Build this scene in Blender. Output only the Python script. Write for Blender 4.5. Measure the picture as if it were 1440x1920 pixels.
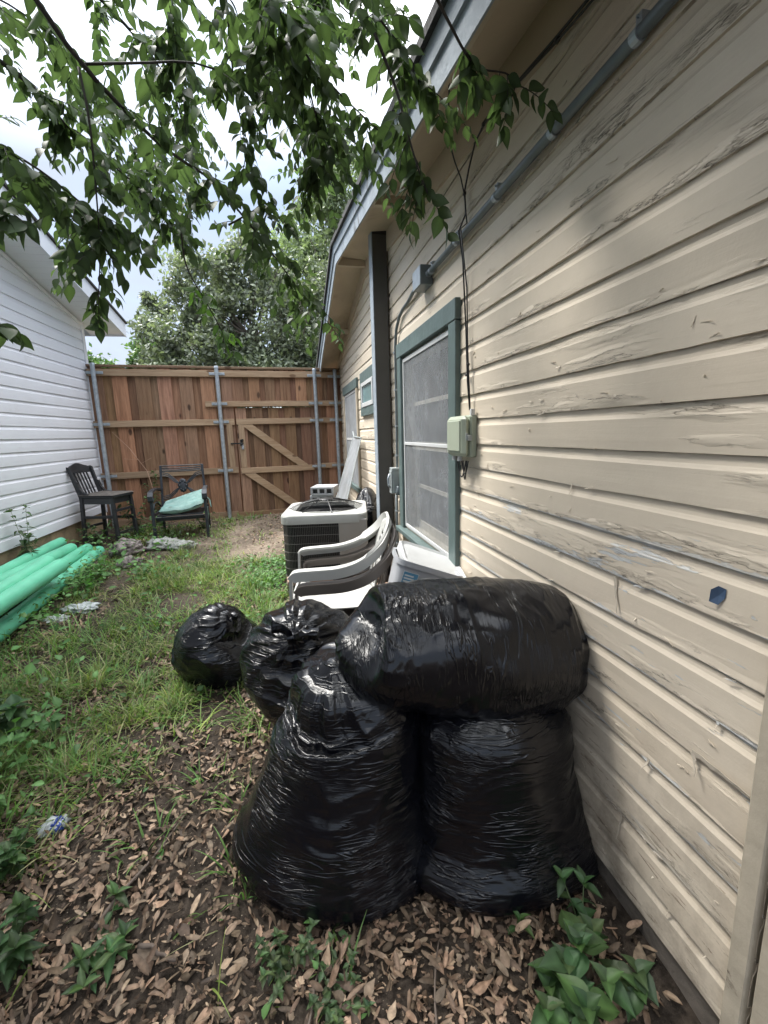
import bpy, math, random
import numpy as np
from mathutils import Vector, Matrix, Euler
random.seed(7); RNG = np.random.default_rng(11)
R = math.radians
for o in list(bpy.data.objects): bpy.data.objects.remove(o)
S = bpy.context.scene
COL = S.collection

# ------------------------------------------------------------------ camera
cd = bpy.data.cameras.new('camera'); cam = bpy.data.objects.new('camera', cd); COL.objects.link(cam)
r_ = Vector((0.97646, -0.21381, -0.02840)); u_ = Vector((0.06545, 0.16824, 0.98357)); f_ = Vector((0.20552, 0.96228, -0.17828))
M = Matrix.Identity(4)
for i in range(3):
    M[i][0], M[i][1], M[i][2] = r_[i], u_[i], -f_[i]
M[2][3] = 1.5
cam.matrix_world = M
cd.sensor_fit = 'VERTICAL'; cd.sensor_height = 24.0; cd.sensor_width = 18.0
cd.lens = 24.0 * 823.88 / 1920
cd.clip_start = 0.05; cd.clip_end = 600
S.camera = cam

# ------------------------------------------------------------------ world: overcast sky, with soft sun
SUN_EL, SUN_AZ = 58.0, -50.0          # azimuth measured from +Y towards +X
w = bpy.data.worlds.new('World'); S.world = w; w.use_nodes = True
nt = w.node_tree; nt.nodes.clear()
def N(t, **k):
    n = nt.nodes.new(t)
    for a, b in k.items(): setattr(n, a, b)
    return n
out = N('ShaderNodeOutputWorld'); bg = N('ShaderNodeBackground'); bg.inputs[1].default_value = 0.13
sky = N('ShaderNodeTexSky', sky_type='NISHITA'); sky.sun_disc = False
sky.sun_elevation = R(SUN_EL); sky.sun_rotation = R(SUN_AZ); sky.dust_density = 1.0; sky.air_density = 1.0
tc = N('ShaderNodeTexCoord'); sep = N('ShaderNodeSeparateXYZ'); nt.links.new(tc.outputs['Generated'], sep.inputs[0])
mp = N('ShaderNodeMapping'); mp.inputs['Scale'].default_value = (1.6, 1.6, 3.6); nt.links.new(tc.outputs['Generated'], mp.inputs[0])
cn = N('ShaderNodeTexNoise'); cn.inputs['Scale'].default_value = 1.7; cn.inputs['Detail'].default_value = 7; cn.inputs['Roughness'].default_value = .55
nt.links.new(mp.outputs[0], cn.inputs[0])
cr = N('ShaderNodeMapRange'); cr.inputs[1].default_value = .36; cr.inputs[2].default_value = .60; cr.inputs[3].default_value = .45; cr.inputs[4].default_value = 1.0
nt.links.new(cn.outputs[0], cr.inputs[0])
# cloud brightness rises towards the zenith as in a real overcast sky
zr = N('ShaderNodeMapRange'); zr.inputs[1].default_value = 0.42; zr.inputs[2].default_value = .92; zr.inputs[3].default_value = 0.0; zr.inputs[4].default_value = 1.0
nt.links.new(sep.outputs[2], zr.inputs[0])
cmx = N('ShaderNodeMix', data_type='RGBA'); cmx.inputs[6].default_value = (1.85, 2.08, 2.5, 1); cmx.inputs[7].default_value = (15.5, 15.8, 16.2, 1)
nt.links.new(zr.outputs[0], cmx.inputs[0])
mx = N('ShaderNodeMix', data_type='RGBA')
sk2 = N('ShaderNodeMix', data_type='RGBA', blend_type='MULTIPLY'); sk2.inputs[0].default_value = 1; sk2.inputs[7].default_value = (.6, .6, .6, 1)
nt.links.new(sky.outputs[0], sk2.inputs[6])
nt.links.new(cr.outputs[0], mx.inputs[0]); nt.links.new(sk2.outputs[2], mx.inputs[6]); nt.links.new(cmx.outputs[2], mx.inputs[7])
nt.links.new(mx.outputs[2], bg.inputs[0]); nt.links.new(bg.outputs[0], out.inputs[0])

sd = bpy.data.lights.new('sun', 'SUN'); sd.energy = 2.8; sd.angle = R(22); sd.color = (1, .965, .91)
sun = bpy.data.objects.new('sun', sd); COL.objects.link(sun)
dv = Vector((math.sin(R(SUN_AZ))*math.cos(R(SUN_EL)), math.cos(R(SUN_AZ))*math.cos(R(SUN_EL)), math.sin(R(SUN_EL))))
sun.rotation_euler = dv.to_track_quat('Z', 'Y').to_euler(); sun.location = (0, 0, 12)
S.view_settings.view_transform = 'Standard'; S.view_settings.look = 'None'; S.view_settings.gamma = 1.0
S.view_settings.exposure = 1.65
S.render.engine = 'CYCLES'

# ------------------------------------------------------------------ numpy noise
def _h(i, j, k, s):
    n = (i*374761393 + j*668265263 + k*2147483647 + s*1274126177) & 0xffffffff
    n = ((n ^ (n >> 13)) * 1274126177) & 0xffffffff
    return ((n ^ (n >> 16)) & 0xffff) / 65535.0
def noise3(x, y, z, s=0):
    x = np.asarray(x, float); y = np.asarray(y, float) + 0*x; z = np.asarray(z, float) + 0*x
    xi, yi, zi = np.floor(x).astype(np.int64), np.floor(y).astype(np.int64), np.floor(z).astype(np.int64)
    fx, fy, fz = x-xi, y-yi, z-zi
    fx, fy, fz = fx*fx*(3-2*fx), fy*fy*(3-2*fy), fz*fz*(3-2*fz)
    r = 0
    for a in (0, 1):
        for b in (0, 1):
            for c in (0, 1):
                r = r + _h(xi+a, yi+b, zi+c, s)*(fx if a else 1-fx)*(fy if b else 1-fy)*(fz if c else 1-fz)
    return r
def fbm(x, y, z, s=0, o=3):
    r = 0; a = .5; t = 0
    for i in range(o):
        r = r + a*noise3(np.asarray(x)*2**i, np.asarray(y)*2**i, np.asarray(z)*2**i, s+i); t += a; a *= .5
    return r/t
def zg(x, y):
    x = np.asarray(x, float); y = np.asarray(y, float)
    t = np.clip((y-.7)/6.5, 0, 1); t = t*t*(3-2*t)*.5 + t*.5
    b = (fbm(x*1.1, y*1.1, 0, 5, 3)-.5)*.07 + (fbm(x*7, y*7, 0, 9, 2)-.5)*.022
    far = np.clip((np.abs(y-3.5)-7)/6, 0, 1)
    b = b + .10*np.clip((-2.15-x)/.4, 0, 1)*np.clip((6.2-y)/.5, 0, 1)*np.clip((y-2.5)/1.0, 0, 1)
    return -.08 + .26*t + b*(1-far)

# ------------------------------------------------------------------ mesh helpers
class MB:
    def __init__(s): s.v = []; s.f = []; s.c = None
    def add(s, vs, fs):
        n = len(s.v); s.v += [tuple(v) for v in vs]; s.f += [tuple(i+n for i in f) for f in fs]; return s
    def box(s, c, d, rot=None, bev=0.0):
        x, y, z = d[0]/2, d[1]/2, d[2]/2
        if bev > 0:
            b = min(bev, x*.9, y*.9, z*.9); vs = []; 
            for sx in (-1, 1):
                for sy in (-1, 1):
                    for sz in (-1, 1):
                        vs += [(sx*x, sy*(y-b), sz*(z-b)), (sx*(x-b), sy*y, sz*(z-b)), (sx*(x-b), sy*(y-b), sz*z)]
            def I(a, b_, c_, k): return ((a > 0)*4+(b_ > 0)*2+(c_ > 0))*3+k
            fs = []
            for a in (-1, 1):
                fs.append([I(a, -1, -1, 0), I(a, 1, -1, 0), I(a, 1, 1, 0), I(a, -1, 1, 0)][::a])
                fs.append([I(-1, a, -1, 1), I(-1, a, 1, 1), I(1, a, 1, 1), I(1, a, -1, 1)][::a])
                fs.append([I(-1, -1, a, 2), I(1, -1, a, 2), I(1, 1, a, 2), I(-1, 1, a, 2)][::a])
            for a in (-1, 1):
                for b2 in (-1, 1):
                    q = a*b2
                    fs.append([I(a, b2, -1, 0), I(a, b2, -1, 1), I(a, b2, 1, 1), I(a, b2, 1, 0)][::q])
                    fs.append([I(a, -1, b2, 0), I(a, 1, b2, 0), I(a, 1, b2, 2), I(a, -1, b2, 2)][::q])
                    fs.append([I(-1, a, b2, 1), I(-1, a, b2, 2), I(1, a, b2, 2), I(1, a, b2, 1)][::q])
                    for c2 in (-1, 1):
                        fs.append([I(a, b2, c2, 0), I(a, b2, c2, 1), I(a, b2, c2, 2)][::a*b2*c2])
        else:
            vs = [(a, b, c_) for a in (-x, x) for b in (-y, y) for c_ in (-z, z)]
            fs = [(0, 1, 3, 2), (4, 6, 7, 5), (0, 4, 5, 1), (2, 3, 7, 6), (0, 2, 6, 4), (1, 5, 7, 3)]
        if rot is not None:
            m = rot if isinstance(rot, Matrix) else Euler(rot).to_matrix()
            vs = [m @ Vector(v) for v in vs]
        return s.add([(v[0]+c[0], v[1]+c[1], v[2]+c[2]) for v in vs], fs)
    def bb(s, a, b, bev=0.0):
        return s.box([(a[i]+b[i])/2 for i in range(3)], [abs(b[i]-a[i]) for i in range(3)], None, bev)
    def bar(s, p, q, w, h, up=(0, 0, 1), bev=0.0):
        p, q = Vector(p), Vector(q); d = q-p; L = d.length; d.normalize()
        u = Vector(up); sx = u.cross(d)
        if sx.length < 1e-4: sx = Vector((1, 0, 0)).cross(d)
        sx.normalize(); uu = d.cross(sx)
        m = Matrix((sx, d, uu)).transposed()
        return s.box((p+q)/2, (w, L, h), m, bev)
    def tube(s, pts, r, n=8, cap=True, closed=False):
        P = [Vector(p) for p in pts]; rr = r if isinstance(r, (list, tuple, np.ndarray)) else [r]*len(P)
        vs = []; fs = []; prev = None
        for i, p in enumerate(P):
            if closed: t = P[(i+1) % len(P)]-P[i-1]
            else: t = P[min(i+1, len(P)-1)]-P[max(i-1, 0)]
            if t.length < 1e-9: t = Vector((0, 0, 1))
            t.normalize()
            a = prev-t*prev.dot(t) if prev is not None else t.orthogonal()
            if a.length < 1e-6: a = t.orthogonal()
            a.normalize(); prev = a; b = t.cross(a)
            for k in range(n):
                an = 2*math.pi*k/n; vs.append(p+(a*math.cos(an)+b*math.sin(an))*rr[i])
        m = len(P)
        for i in range(m if closed else m-1):
            for k in range(n):
                k2 = (k+1) % n; j = (i+1) % m
                fs.append((i*n+k, i*n+k2, j*n+k2, j*n+k))
        if cap and not closed:
            fs.append(tuple(range(n))[::-1]); fs.append(tuple((m-1)*n+k for k in range(n)))
        return s.add(vs, fs)
    def ribbon(s, pts, w, th, wdir):
        """rectangular section swept along pts; wdir(i)->width direction"""
        P = [Vector(p) for p in pts]; vs = []; fs = []
        for i, p in enumerate(P):
            t = (P[min(i+1, len(P)-1)]-P[max(i-1, 0)]).normalized()
            wd = Vector(wdir(i)) if callable(wdir) else Vector(wdir); wd = (wd-t*wd.dot(t)).normalized(); nn = t.cross(wd)
            ww = w(i) if callable(w) else w
            for a, b in ((-1, -1), (1, -1), (1, 1), (-1, 1)): vs.append(p+wd*(a*ww/2)+nn*(b*th/2))
        for i in range(len(P)-1):
            for k in range(4):
                k2 = (k+1) % 4; fs.append((i*4+k, i*4+k2, i*4+4+k2, i*4+4+k))
        fs.append((3, 2, 1, 0)); m = (len(P)-1)*4; fs.append((m, m+1, m+2, m+3))
        return s.add(vs, fs)
    def lathe(s, prof, c=(0, 0, 0), n=24, cap=True):
        vs = []; fs = []
        for r, z in prof:
            for k in range(n):
                a = 2*math.pi*k/n; vs.append((c[0]+r*math.cos(a), c[1]+r*math.sin(a), c[2]+z))
        for i in range(len(prof)-1):
            for k in range(n):
                k2 = (k+1) % n; fs.append((i*n+k, i*n+k2, (i+1)*n+k2, (i+1)*n+k))
        if cap: fs.append(tuple(range(n))[::-1]); m = (len(prof)-1)*n; fs.append(tuple(m+k for k in range(n)))
        return s.add(vs, fs)
    def prism(s, poly, axis, a, b):
        """poly of 2-d points extruded along axis 0/1/2 from a to b"""
        def P(u, v, t): return {0: (t, u, v), 1: (u, t, v), 2: (u, v, t)}[axis]
        n = len(poly); vs = [P(u, v, a) for u, v in poly]+[P(u, v, b) for u, v in poly]
        fs = [tuple(range(n)), tuple(range(2*n-1, n-1, -1))]+[(i, n+i, n+(i+1) % n, (i+1) % n) for i in range(n)]
        return s.add(vs, fs)

def link(name, me, mat, parent=None, smooth=False, fixn=True):
    o = bpy.data.objects.new(name, me); COL.objects.link(o)
    if mat: me.materials.append(mat)
    if parent is not None: o.parent = parent
    me.polygons.foreach_set('use_smooth', [bool(smooth)]*len(me.polygons))
    return o
def obj(name, mb, mat, parent=None, smooth=False, auto=None):
    me = bpy.data.meshes.new(name); me.from_pydata([tuple(v) for v in mb.v], [], mb.f)
    import bmesh
    b = bmesh.new(); b.from_mesh(me); bmesh.ops.recalc_face_normals(b, faces=b.faces); b.to_mesh(me); b.free()
    if mb.c is not None:
        at = me.color_attributes.new('tint', 'FLOAT_COLOR', 'POINT')
        at.data.foreach_set('color', np.array(mb.c, dtype=np.float32).ravel())
    o = link(name, me, mat, parent, smooth)
    if auto:
        o.data.polygons.foreach_set('use_smooth', [True]*len(me.polygons))
        try: o.data.set_sharp_from_angle(angle=R(auto))
        except Exception: pass
    return o
def npmesh(name, V, F, mat, parent=None, smooth=False, tint=None):
    V = np.asarray(V, dtype=np.float32); F = np.asarray(F, dtype=np.int32); k = F.shape[1]
    me = bpy.data.meshes.new(name); me.vertices.add(len(V)); me.vertices.foreach_set('co', V.ravel())
    me.loops.add(F.size); me.loops.foreach_set('vertex_index', F.ravel())
    me.polygons.add(len(F)); me.polygons.foreach_set('loop_start', np.arange(0, F.size, k, dtype=np.int32))
    try: me.polygons.foreach_set('loop_total', np.full(len(F), k, dtype=np.int32))
    except Exception: pass
    me.update(calc_edges=True); me.validate()
    if tint is not None:
        at = me.color_attributes.new('tint', 'FLOAT_COLOR', 'POINT')
        c = np.ones((len(V), 4), dtype=np.float32); c[:, :3] = tint
        at.data.foreach_set('color', c.ravel())
    return link(name, me, mat, parent, smooth)
def grid_faces(nu, nv, wrap=False):
    i, j = np.meshgrid(np.arange(nu-1), np.arange(nv if wrap else nv-1), indexing='ij')
    j2 = (j+1) % nv
    return np.stack([i*nv+j, i*nv+j2, (i+1)*nv+j2, (i+1)*nv+j], -1).reshape(-1, 4)
def tag(o, label, cat, group=None, kind=None):
    if label: o['label'] = label
    if cat: o['category'] = cat
    if group: o['group'] = group
    if kind: o['kind'] = kind
    return o
def thing(name, label, cat, loc=(0, 0, 0), rz=0.0, group=None):
    o = bpy.data.objects.new(name, None); COL.objects.link(o); o.location = loc; o.rotation_euler = (0, 0, rz)
    o.empty_display_size = .1
    return tag(o, label, cat, group)

# ------------------------------------------------------------------ materials
class NT:
    def __init__(s, name):
        s.m = bpy.data.materials.new(name); s.m.use_nodes = True; s.t = s.m.node_tree
        s.p = s.t.nodes['Principled BSDF']; s.o = s.t.nodes['Material Output']
    def n(s, t, ins=None, **k):
        q = s.t.nodes.new(t)
        for a, b in k.items(): setattr(q, a, b)
        if ins:
            for a, b in ins.items():
                if hasattr(b, 'is_linked'): s.t.links.new(b, q.inputs[a])
                else: q.inputs[a].default_value = b
        return q
    def l(s, a, b): s.t.links.new(a, b)
    def pos(s, scale=(1, 1, 1), obj=True, rot=(0, 0, 0)):
        c = s.n('ShaderNodeTexCoord'); m = s.n('ShaderNodeMapping', {'Scale': scale, 'Rotation': rot}); s.l(c.outputs['Object'], m.inputs[0]); return m.outputs[0]
    def noise(s, vec, scale, detail=4, rough=.5, dist=0):
        q = s.n('ShaderNodeTexNoise', {'Scale': scale, 'Detail': detail, 'Roughness': rough, 'Distortion': dist}); s.l(vec, q.inputs['Vector']); return q.outputs[0]
    def rng(s, v, a, b, c=0., d=1., smooth=False):
        q = s.n('ShaderNodeMapRange', {1: a, 2: b, 3: c, 4: d}); s.l(v, q.inputs[0])
        if smooth: q.interpolation_type = 'SMOOTHSTEP'
        return q.outputs[0]
    def math(s, op, a, b=0.):
        q = s.n('ShaderNodeMath', operation=op)
        for i, v in enumerate((a, b)):
            if hasattr(v, 'is_linked'): s.l(v, q.inputs[i])
            else: q.inputs[i].default_value = v
        return q.outputs[0]
    def mix(s, f, a, b, mode='MIX'):
        q = s.n('ShaderNodeMix', data_type='RGBA', blend_type=mode)
        for i, v in ((0, f), (6, a), (7, b)):
            if hasattr(v, 'is_linked'): s.l(v, q.inputs[i])
            else: q.inputs[i].default_value = (v if i == 0 else (*v, 1) if len(v) == 3 else v)
        return q.outputs[2]
    def bump(s, h, dist=.01, st=1., prev=None):
        q = s.n('ShaderNodeBump', {'Distance': dist, 'Strength': st}); s.l(h, q.inputs['Height'])
        if prev is not None: s.l(prev, q.inputs['Normal'])
        s.l(q.outputs[0], s.p.inputs['Normal']); return q.outputs[0]
    def set(s, **k):
        for a, b in k.items():
            nm = {'col': 'Base Color', 'rough': 'Roughness', 'metal': 'Metallic', 'spec': 'Specular IOR Level', 'coat': 'Coat Weight', 'coatr': 'Coat Roughness', 'alpha': 'Alpha'}[a]
            if hasattr(b, 'is_linked'): s.l(b, s.p.inputs[nm])
            else: s.p.inputs[nm].default_value = (*b, 1) if isinstance(b, tuple) and len(b) == 3 else b
        return s
    def tint(s): return s.n('ShaderNodeAttribute', attribute_name='tint').outputs['Color']

def simple(name, col, rough=.5, metal=0., var=.15, scale=8., bump=0., bscale=40., spec=.5, dirt=None, dirta=(.55, .75)):
    t = NT(name); v = t.pos(); n = t.noise(v, scale, 5, .6)
    f = t.rng(n, .3, .7)
    c = t.mix(f, tuple(x*(1-var) for x in col), tuple(min(1, x*(1+var)) for x in col))
    if dirt:
        d = t.rng(t.noise(v, scale*.6, 8, .7, .4), dirta[0], dirta[1]); c = t.mix(d, c, dirt)
    t.set(col=c, rough=t.rng(t.noise(v, scale*2, 4), .3, .7, max(rough-.08, 0), min(rough+.1, 1)), metal=metal, spec=spec)
    if bump: t.bump(t.noise(v, bscale, 5, .6), bump)
    return t.m

def paint_mat():
    t = NT('peeling_beige_paint')
    v = t.pos()
    sep = t.n('ShaderNodeSeparateXYZ'); t.l(v, sep.inputs[0]); Y_, Z_ = sep.outputs[1], sep.outputs[2]
    k = t.math('DIVIDE', t.math('SUBTRACT', Z_, .05), .1253); fl = t.math('FLOOR', k); fr = t.math('FRACT', k)
    bid = t.n('ShaderNodeTexWhiteNoise', noise_dimensions='1D'); t.l(fl, bid.inputs['W']); bid = bid.outputs[0]
    # per-board offset of the grain so boards differ
    cmb = t.n('ShaderNodeCombineXYZ'); t.l(t.math('MULTIPLY', bid, 9.), cmb.inputs[0]); t.l(t.math('MULTIPLY', Y_, 1.), cmb.inputs[1]); t.l(t.math('MULTIPLY', Z_, 8.), cmb.inputs[2])
    g = cmb.outputs[0]
    n1 = t.noise(g, 2.6, 8, .62, .35)        # flake field
    n2 = t.noise(g, 1.1, 3, .5)              # where flaking happens
    n3 = t.noise(g, 6.5, 9, .7, .6)
    low = t.rng(fr, .02, .42, 1., 0.)        # more flaking towards each board's lower edge
    area = t.math('ADD', t.math('MULTIPLY', low, .16), n2)
    am = t.rng(area, .58, .68)
    fld = t.math('ABSOLUTE', t.math('SUBTRACT', n1, .5))
    crack = t.math('MULTIPLY', t.rng(fld, .0, .009, 1., 0.), am)
    fld3 = t.math('ABSOLUTE', t.math('SUBTRACT', n3, .52))
    crack3 = t.math('MULTIPLY', t.math('MULTIPLY', t.rng(fld3, .0, .012, 1., 0.), t.rng(area, .67, .78)), .8)
    flake = t.math('MULTIPLY', t.rng(n1, .485, .5), am)
    flake3 = t.math('MULTIPLY', t.rng(n3, .50, .53), t.rng(area, .64, .73))
    # long thin hairlines following the grain
    cm2 = t.n('ShaderNodeCombineXYZ'); t.l(t.math('MULTIPLY', bid, 31.), cm2.inputs[0]); t.l(t.math('MULTIPLY', Y_, 1.3), cm2.inputs[1]); t.l(t.math('MULTIPLY', Z_, 46.), cm2.inputs[2])
    hg = t.noise(cm2.outputs[0], 2.2, 5, .6, .2)
    hair = t.math('MULTIPLY', t.rng(t.math('ABSOLUTE', t.math('SUBTRACT', hg, .5)), 0, .015, 1., 0.), t.rng(n2, .52, .66))
    # exposed pale primer, low on the wall around the pile
    nz = t.noise(g, 4.2, 7, .65, .5)
    reg = t.math('MULTIPLY', t.rng(Z_, 1.35, 1.12), t.rng(Z_, .25, .5))
    reg = t.math('MULTIPLY', reg, t.rng(Y_, 3.2, 2.2))
    edge = t.math('MAXIMUM', t.rng(fr, .90, 1.0), t.rng(fr, .14, .0))
    prim = t.rng(t.math('ADD', t.math('ADD', nz, t.math('MULTIPLY', n2, .6)), t.math('MULTIPLY', edge, .20)), .965, .972)
    prim = t.math('MULTIPLY', prim, reg)
    wood = t.math('MULTIPLY', t.rng(t.noise(g, 5.0, 8, .7, .6), .60, .63), t.rng(Z_, .75, .25))
    base = t.mix(bid, (.58, .50, .395), (.62, .545, .44))
    base = t.mix(t.rng(t.noise(v, 1.6, 3), .35, .65), base, (.60, .525, .42))
    base = t.mix(t.math('MULTIPLY', t.rng(t.noise(v, 22, 4, .7), .45, .8), .12), base, (.40, .35, .27))
    c = t.mix(t.math('MULTIPLY', flake, .16), base, (.60, .545, .45))
    c = t.mix(t.math('MULTIPLY', flake3, .22), c, (.44, .385, .30))
    c = t.mix(prim, c, t.mix(t.rng(hg, .4, .6), (.46, .475, .485), (.60, .60, .575)))
    c = t.mix(wood, c, t.mix(t.rng(hg, .4, .6), (.12, .085, .06), (.24, .18, .13)))
    c = t.mix(t.math('MULTIPLY', crack, .8), c, (.06, .045, .035))
    c = t.mix(t.math('MULTIPLY', crack3, .35), c, (.12, .09, .07))
    c = t.mix(t.math('MULTIPLY', hair, .07), c, (.20, .16, .12))
    # patchy dark line under each lap, grime near the foundation
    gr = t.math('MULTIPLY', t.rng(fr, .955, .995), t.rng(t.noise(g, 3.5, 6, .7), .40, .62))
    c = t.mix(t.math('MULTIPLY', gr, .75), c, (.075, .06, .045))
    st = t.math('MULTIPLY', t.rng(t.noise(v, 3.0, 8, .7), .40, .62), t.rng(Z_, .75, .02))
    c = t.mix(st, c, (.13, .095, .065))
    t.set(col=c, rough=t.rng(n3, .3, .7, .42, .58), spec=.4)
    h = t.math('ADD', t.math('MULTIPLY', flake, .9), t.math('MULTIPLY', flake3, .6))
    h = t.math('SUBTRACT', h, t.math('MULTIPLY', crack, .7)); h = t.math('SUBTRACT', h, t.math('MULTIPLY', prim, .8))
    h = t.math('SUBTRACT', h, t.math('MULTIPLY', hair, .25)); h = t.math('ADD', h, t.math('MULTIPLY', hg, .12))
    b = t.bump(h, .0042, 1.)
    t.bump(t.noise(v, 120, 3), .0006, .5, b)
    return t.m

def wood_mat(name, ca, cb, axis, dark=(.05, .03, .02), rough=.75, tint=True):
    t = NT(name)
    sc = [14, 14, 14]; sc[axis] = .9
    v = t.pos(tuple(sc)); v0 = t.pos()
    g = t.noise(v, 1.5, 6, .6, 1.2); g2 = t.noise(v, 6, 4, .7)
    c = t.mix(t.rng(g, .3, .7), ca, cb)
    c = t.mix(t.math('MULTIPLY', t.rng(g2, .5, .75), .45), c, dark)
    kn = t.n('ShaderNodeTexVoronoi', {'Scale': 1.0}); sk = [5.5, 5.5, 5.5]; sk[axis] = 2.6
    vk = t.pos(tuple(sk)); t.l(vk, kn.inputs['Vector'])
    c = t.mix(t.math('MULTIPLY', t.rng(kn.outputs['Distance'], .10, .17, 1., 0.), .85), c, dark)
    c = t.mix(t.math('MULTIPLY', t.rng(t.noise(v0, 1.7, 5, .6), .5, .75), .35), c, tuple(x*.55+.04 for x in cb))
    if tint: c = t.mix(1., c, t.tint(), 'MULTIPLY')
    t.set(col=c, rough=rough, spec=.25); t.bump(g2, .002, .6)
    return t.m

def leaf_mat(name, ca, cb, trans=.45, rough=.45, useattr=True, spec=.4):
    t = NT(name)
    v = t.pos(); c = t.mix(t.rng(t.noise(v, 5, 3), .35, .65), ca, cb)
    if useattr: c = t.mix(1., c, t.tint(), 'MULTIPLY')
    t.set(col=c, rough=rough, spec=spec)
    tr = t.n('ShaderNodeBsdfTranslucent'); t.l(t.mix(1., c, (1.15, 1.3, .68), 'MULTIPLY'), tr.inputs[0])
    ms = t.n('ShaderNodeMixShader', {0: trans}); t.l(t.p.outputs[0], ms.inputs[1]); t.l(tr.outputs[0], ms.inputs[2]); t.l(ms.outputs[0], t.o.inputs[0])
    return t.m

def bag_mat(name, sc, kb=1.0):
    t = NT(name); v = t.pos()
    c = t.mix(t.rng(t.noise(v, 3.2, 6, .6), .5, .75), (.0022, .0025, .0045), (.005, .0055, .008))
    dust = t.rng(t.noise(v, 5, 8, .75), .62, .85)
    c = t.mix(t.math('MULTIPLY', dust, .16), c, (.035, .033, .032))
    t.set(col=c, rough=t.rng(t.noise(v, 4, 4), .3, .7, .17, .31), spec=.5)
    st = t.pos(sc)
    def ridge_(n, w_): return t.rng(t.math('ABSOLUTE', t.math('SUBTRACT', n, .5)), 0., w_, 1., 0., True)
    a = ridge_(t.noise(st, 3.4, 2, .5, .9), .05); a2 = ridge_(t.noise(st, 7.5, 2, .5, .8), .045)
    m1 = t.rng(t.noise(v, 3.5, 2), .45, .62); m2 = t.rng(t.noise(v, 6, 2), .46, .60)
    h = t.math('ADD', t.math('MULTIPLY', t.math('MULTIPLY', a, m2), .9), t.math('MULTIPLY', t.math('MULTIPLY', a2, m1), .55)); h = t.math('ADD', h, t.math('MULTIPLY', t.noise(st, 5, 2, .5), .9))
    b = t.bump(h, .0048*kb, .8); t.bump(t.noise(v, 45, 2, .5), .0006, .5, b)
    return t.m

M_paint = paint_mat()
M_corner = simple('worn_corner_paint', (.42, .37, .29), .6, var=.15, scale=9, bump=.004, bscale=14, dirt=(.13, .10, .075), dirta=(.60, .66))
M_trimtan = simple('tan_trim_paint', (.36, .31, .235), .55, var=.12, scale=5, bump=.002, dirt=(.20, .15, .10), dirta=(.6, .8))
M_green = simple('green_trim_paint', (.088, .125, .122), .45, var=.18, scale=9, bump=.0025, bscale=25, dirt=(.42, .40, .33), dirta=(.72, .76))
M_fascia = simple('weathered_grey_fascia', (.25, .29, .33), .6, var=.2, scale=7, bump=.003, dirt=(.10, .10, .10), dirta=(.60, .66))
M_soffit = simple('tan_soffit_paint', (.43, .35, .26), .7, var=.12, scale=3, dirt=(.24, .18, .12), dirta=(.58, .8))
M_roof = simple('dark_shingle', (.035, .035, .037), .9, var=.4, scale=30, bump=.006)
M_conc = simple('foundation_concrete', (.14, .12, .10), .9, var=.25, scale=6, bump=.006, dirt=(.04, .035, .03))
M_white = simple('white_aluminium', (.50, .51, .51), .4, var=.05, scale=10, dirt=(.4, .39, .35), dirta=(.6, .9))
M_vinyl = simple('white_vinyl_siding', (.70, .715, .765), .42, var=.03, scale=3, bump=.0005, bscale=160, dirt=(.50, .50, .48), dirta=(.6, .9))
M_galv = simple('galvanised_steel', (.36, .40, .44), .42, .55, var=.22, scale=26, bump=.0006)
M_greyp = simple('grey_conduit_paint', (.13, .155, .165), .38, .2, var=.15, scale=12)
M_black = simple('black_plastic', (.012, .012, .013), .4, var=.3, scale=9)
M_blackm = simple('black_paint_worn', (.022, .023, .026), .42, var=.3, scale=14, bump=.001, dirt=(.10, .095, .085), dirta=(.68, .8))
M_bag = bag_mat('black_bin_liner', (1.3, 1.3, 8.5), .75); M_bag2 = bag_mat('black_bin_liner_lying', (8.5, 1.5, 1.5), .6)

# ================================================================== ground
def axis(a, b, st, lo, hi, k):
    mid = list(np.arange(a, b+1e-6, st)); l = []; x = a; s = st
    while x > lo: s *= k; x -= s; l.append(x)
    h = []; x = b; s = st
    while x < hi: s *= k; x += s; h.append(x)
    return np.array(l[::-1]+mid+h)
gx = axis(-3.4, 1.2, .03, -220, 220, 1.22); gy = axis(.3, 7.8, .03, -220, 260, 1.22)
GX, GY = np.meshgrid(gx, gy, indexing='ij')
GV = np.stack([GX, GY, zg(GX, GY)], -1).reshape(-1, 3)
t = NT('soil'); v = t.pos()
a1 = t.noise(v, 1.3, 6, .6); a2 = t.noise(v, 26, 6, .7); a3 = t.noise(v, 120, 3, .6)
c = t.mix(t.rng(a2, .35, .7), (.022, .017, .013), (.075, .059, .046))
sp = t.n('ShaderNodeSeparateXYZ'); t.l(v, sp.inputs[0])
dry = t.math('MULTIPLY', t.rng(sp.outputs[1], 3.6, 5.6), t.rng(sp.outputs[0], -2.4, -.9))
c = t.mix(t.math('MULTIPLY', dry, t.rng(a1, .3, .55)), c, t.mix(t.rng(a2, .3, .7), (.13, .10, .075), (.30, .245, .19)))
far = t.rng(sp.outputs[1], 9, 14)
c = t.mix(far, c, (.06, .085, .035))
peb = t.n('ShaderNodeTexVoronoi', {'Scale': 75.}); t.l(v, peb.inputs['Vector'])
c = t.mix(t.math('MULTIPLY', t.rng(peb.outputs['Distance'], .13, .17, 1, 0), t.rng(t.noise(v, 9, 3), .5, .62)), c, (.30, .25, .19))
t.set(col=c, rough=.95, spec=.2); b = t.bump(a2, .018, .8); t.bump(a3, .004, .8, b)
ground = npmesh('ground', GV, grid_faces(len(gx), len(gy)), t.m, None, True); tag(ground, 'dark soil yard sloping up to the fence', None, kind='structure')

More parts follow.
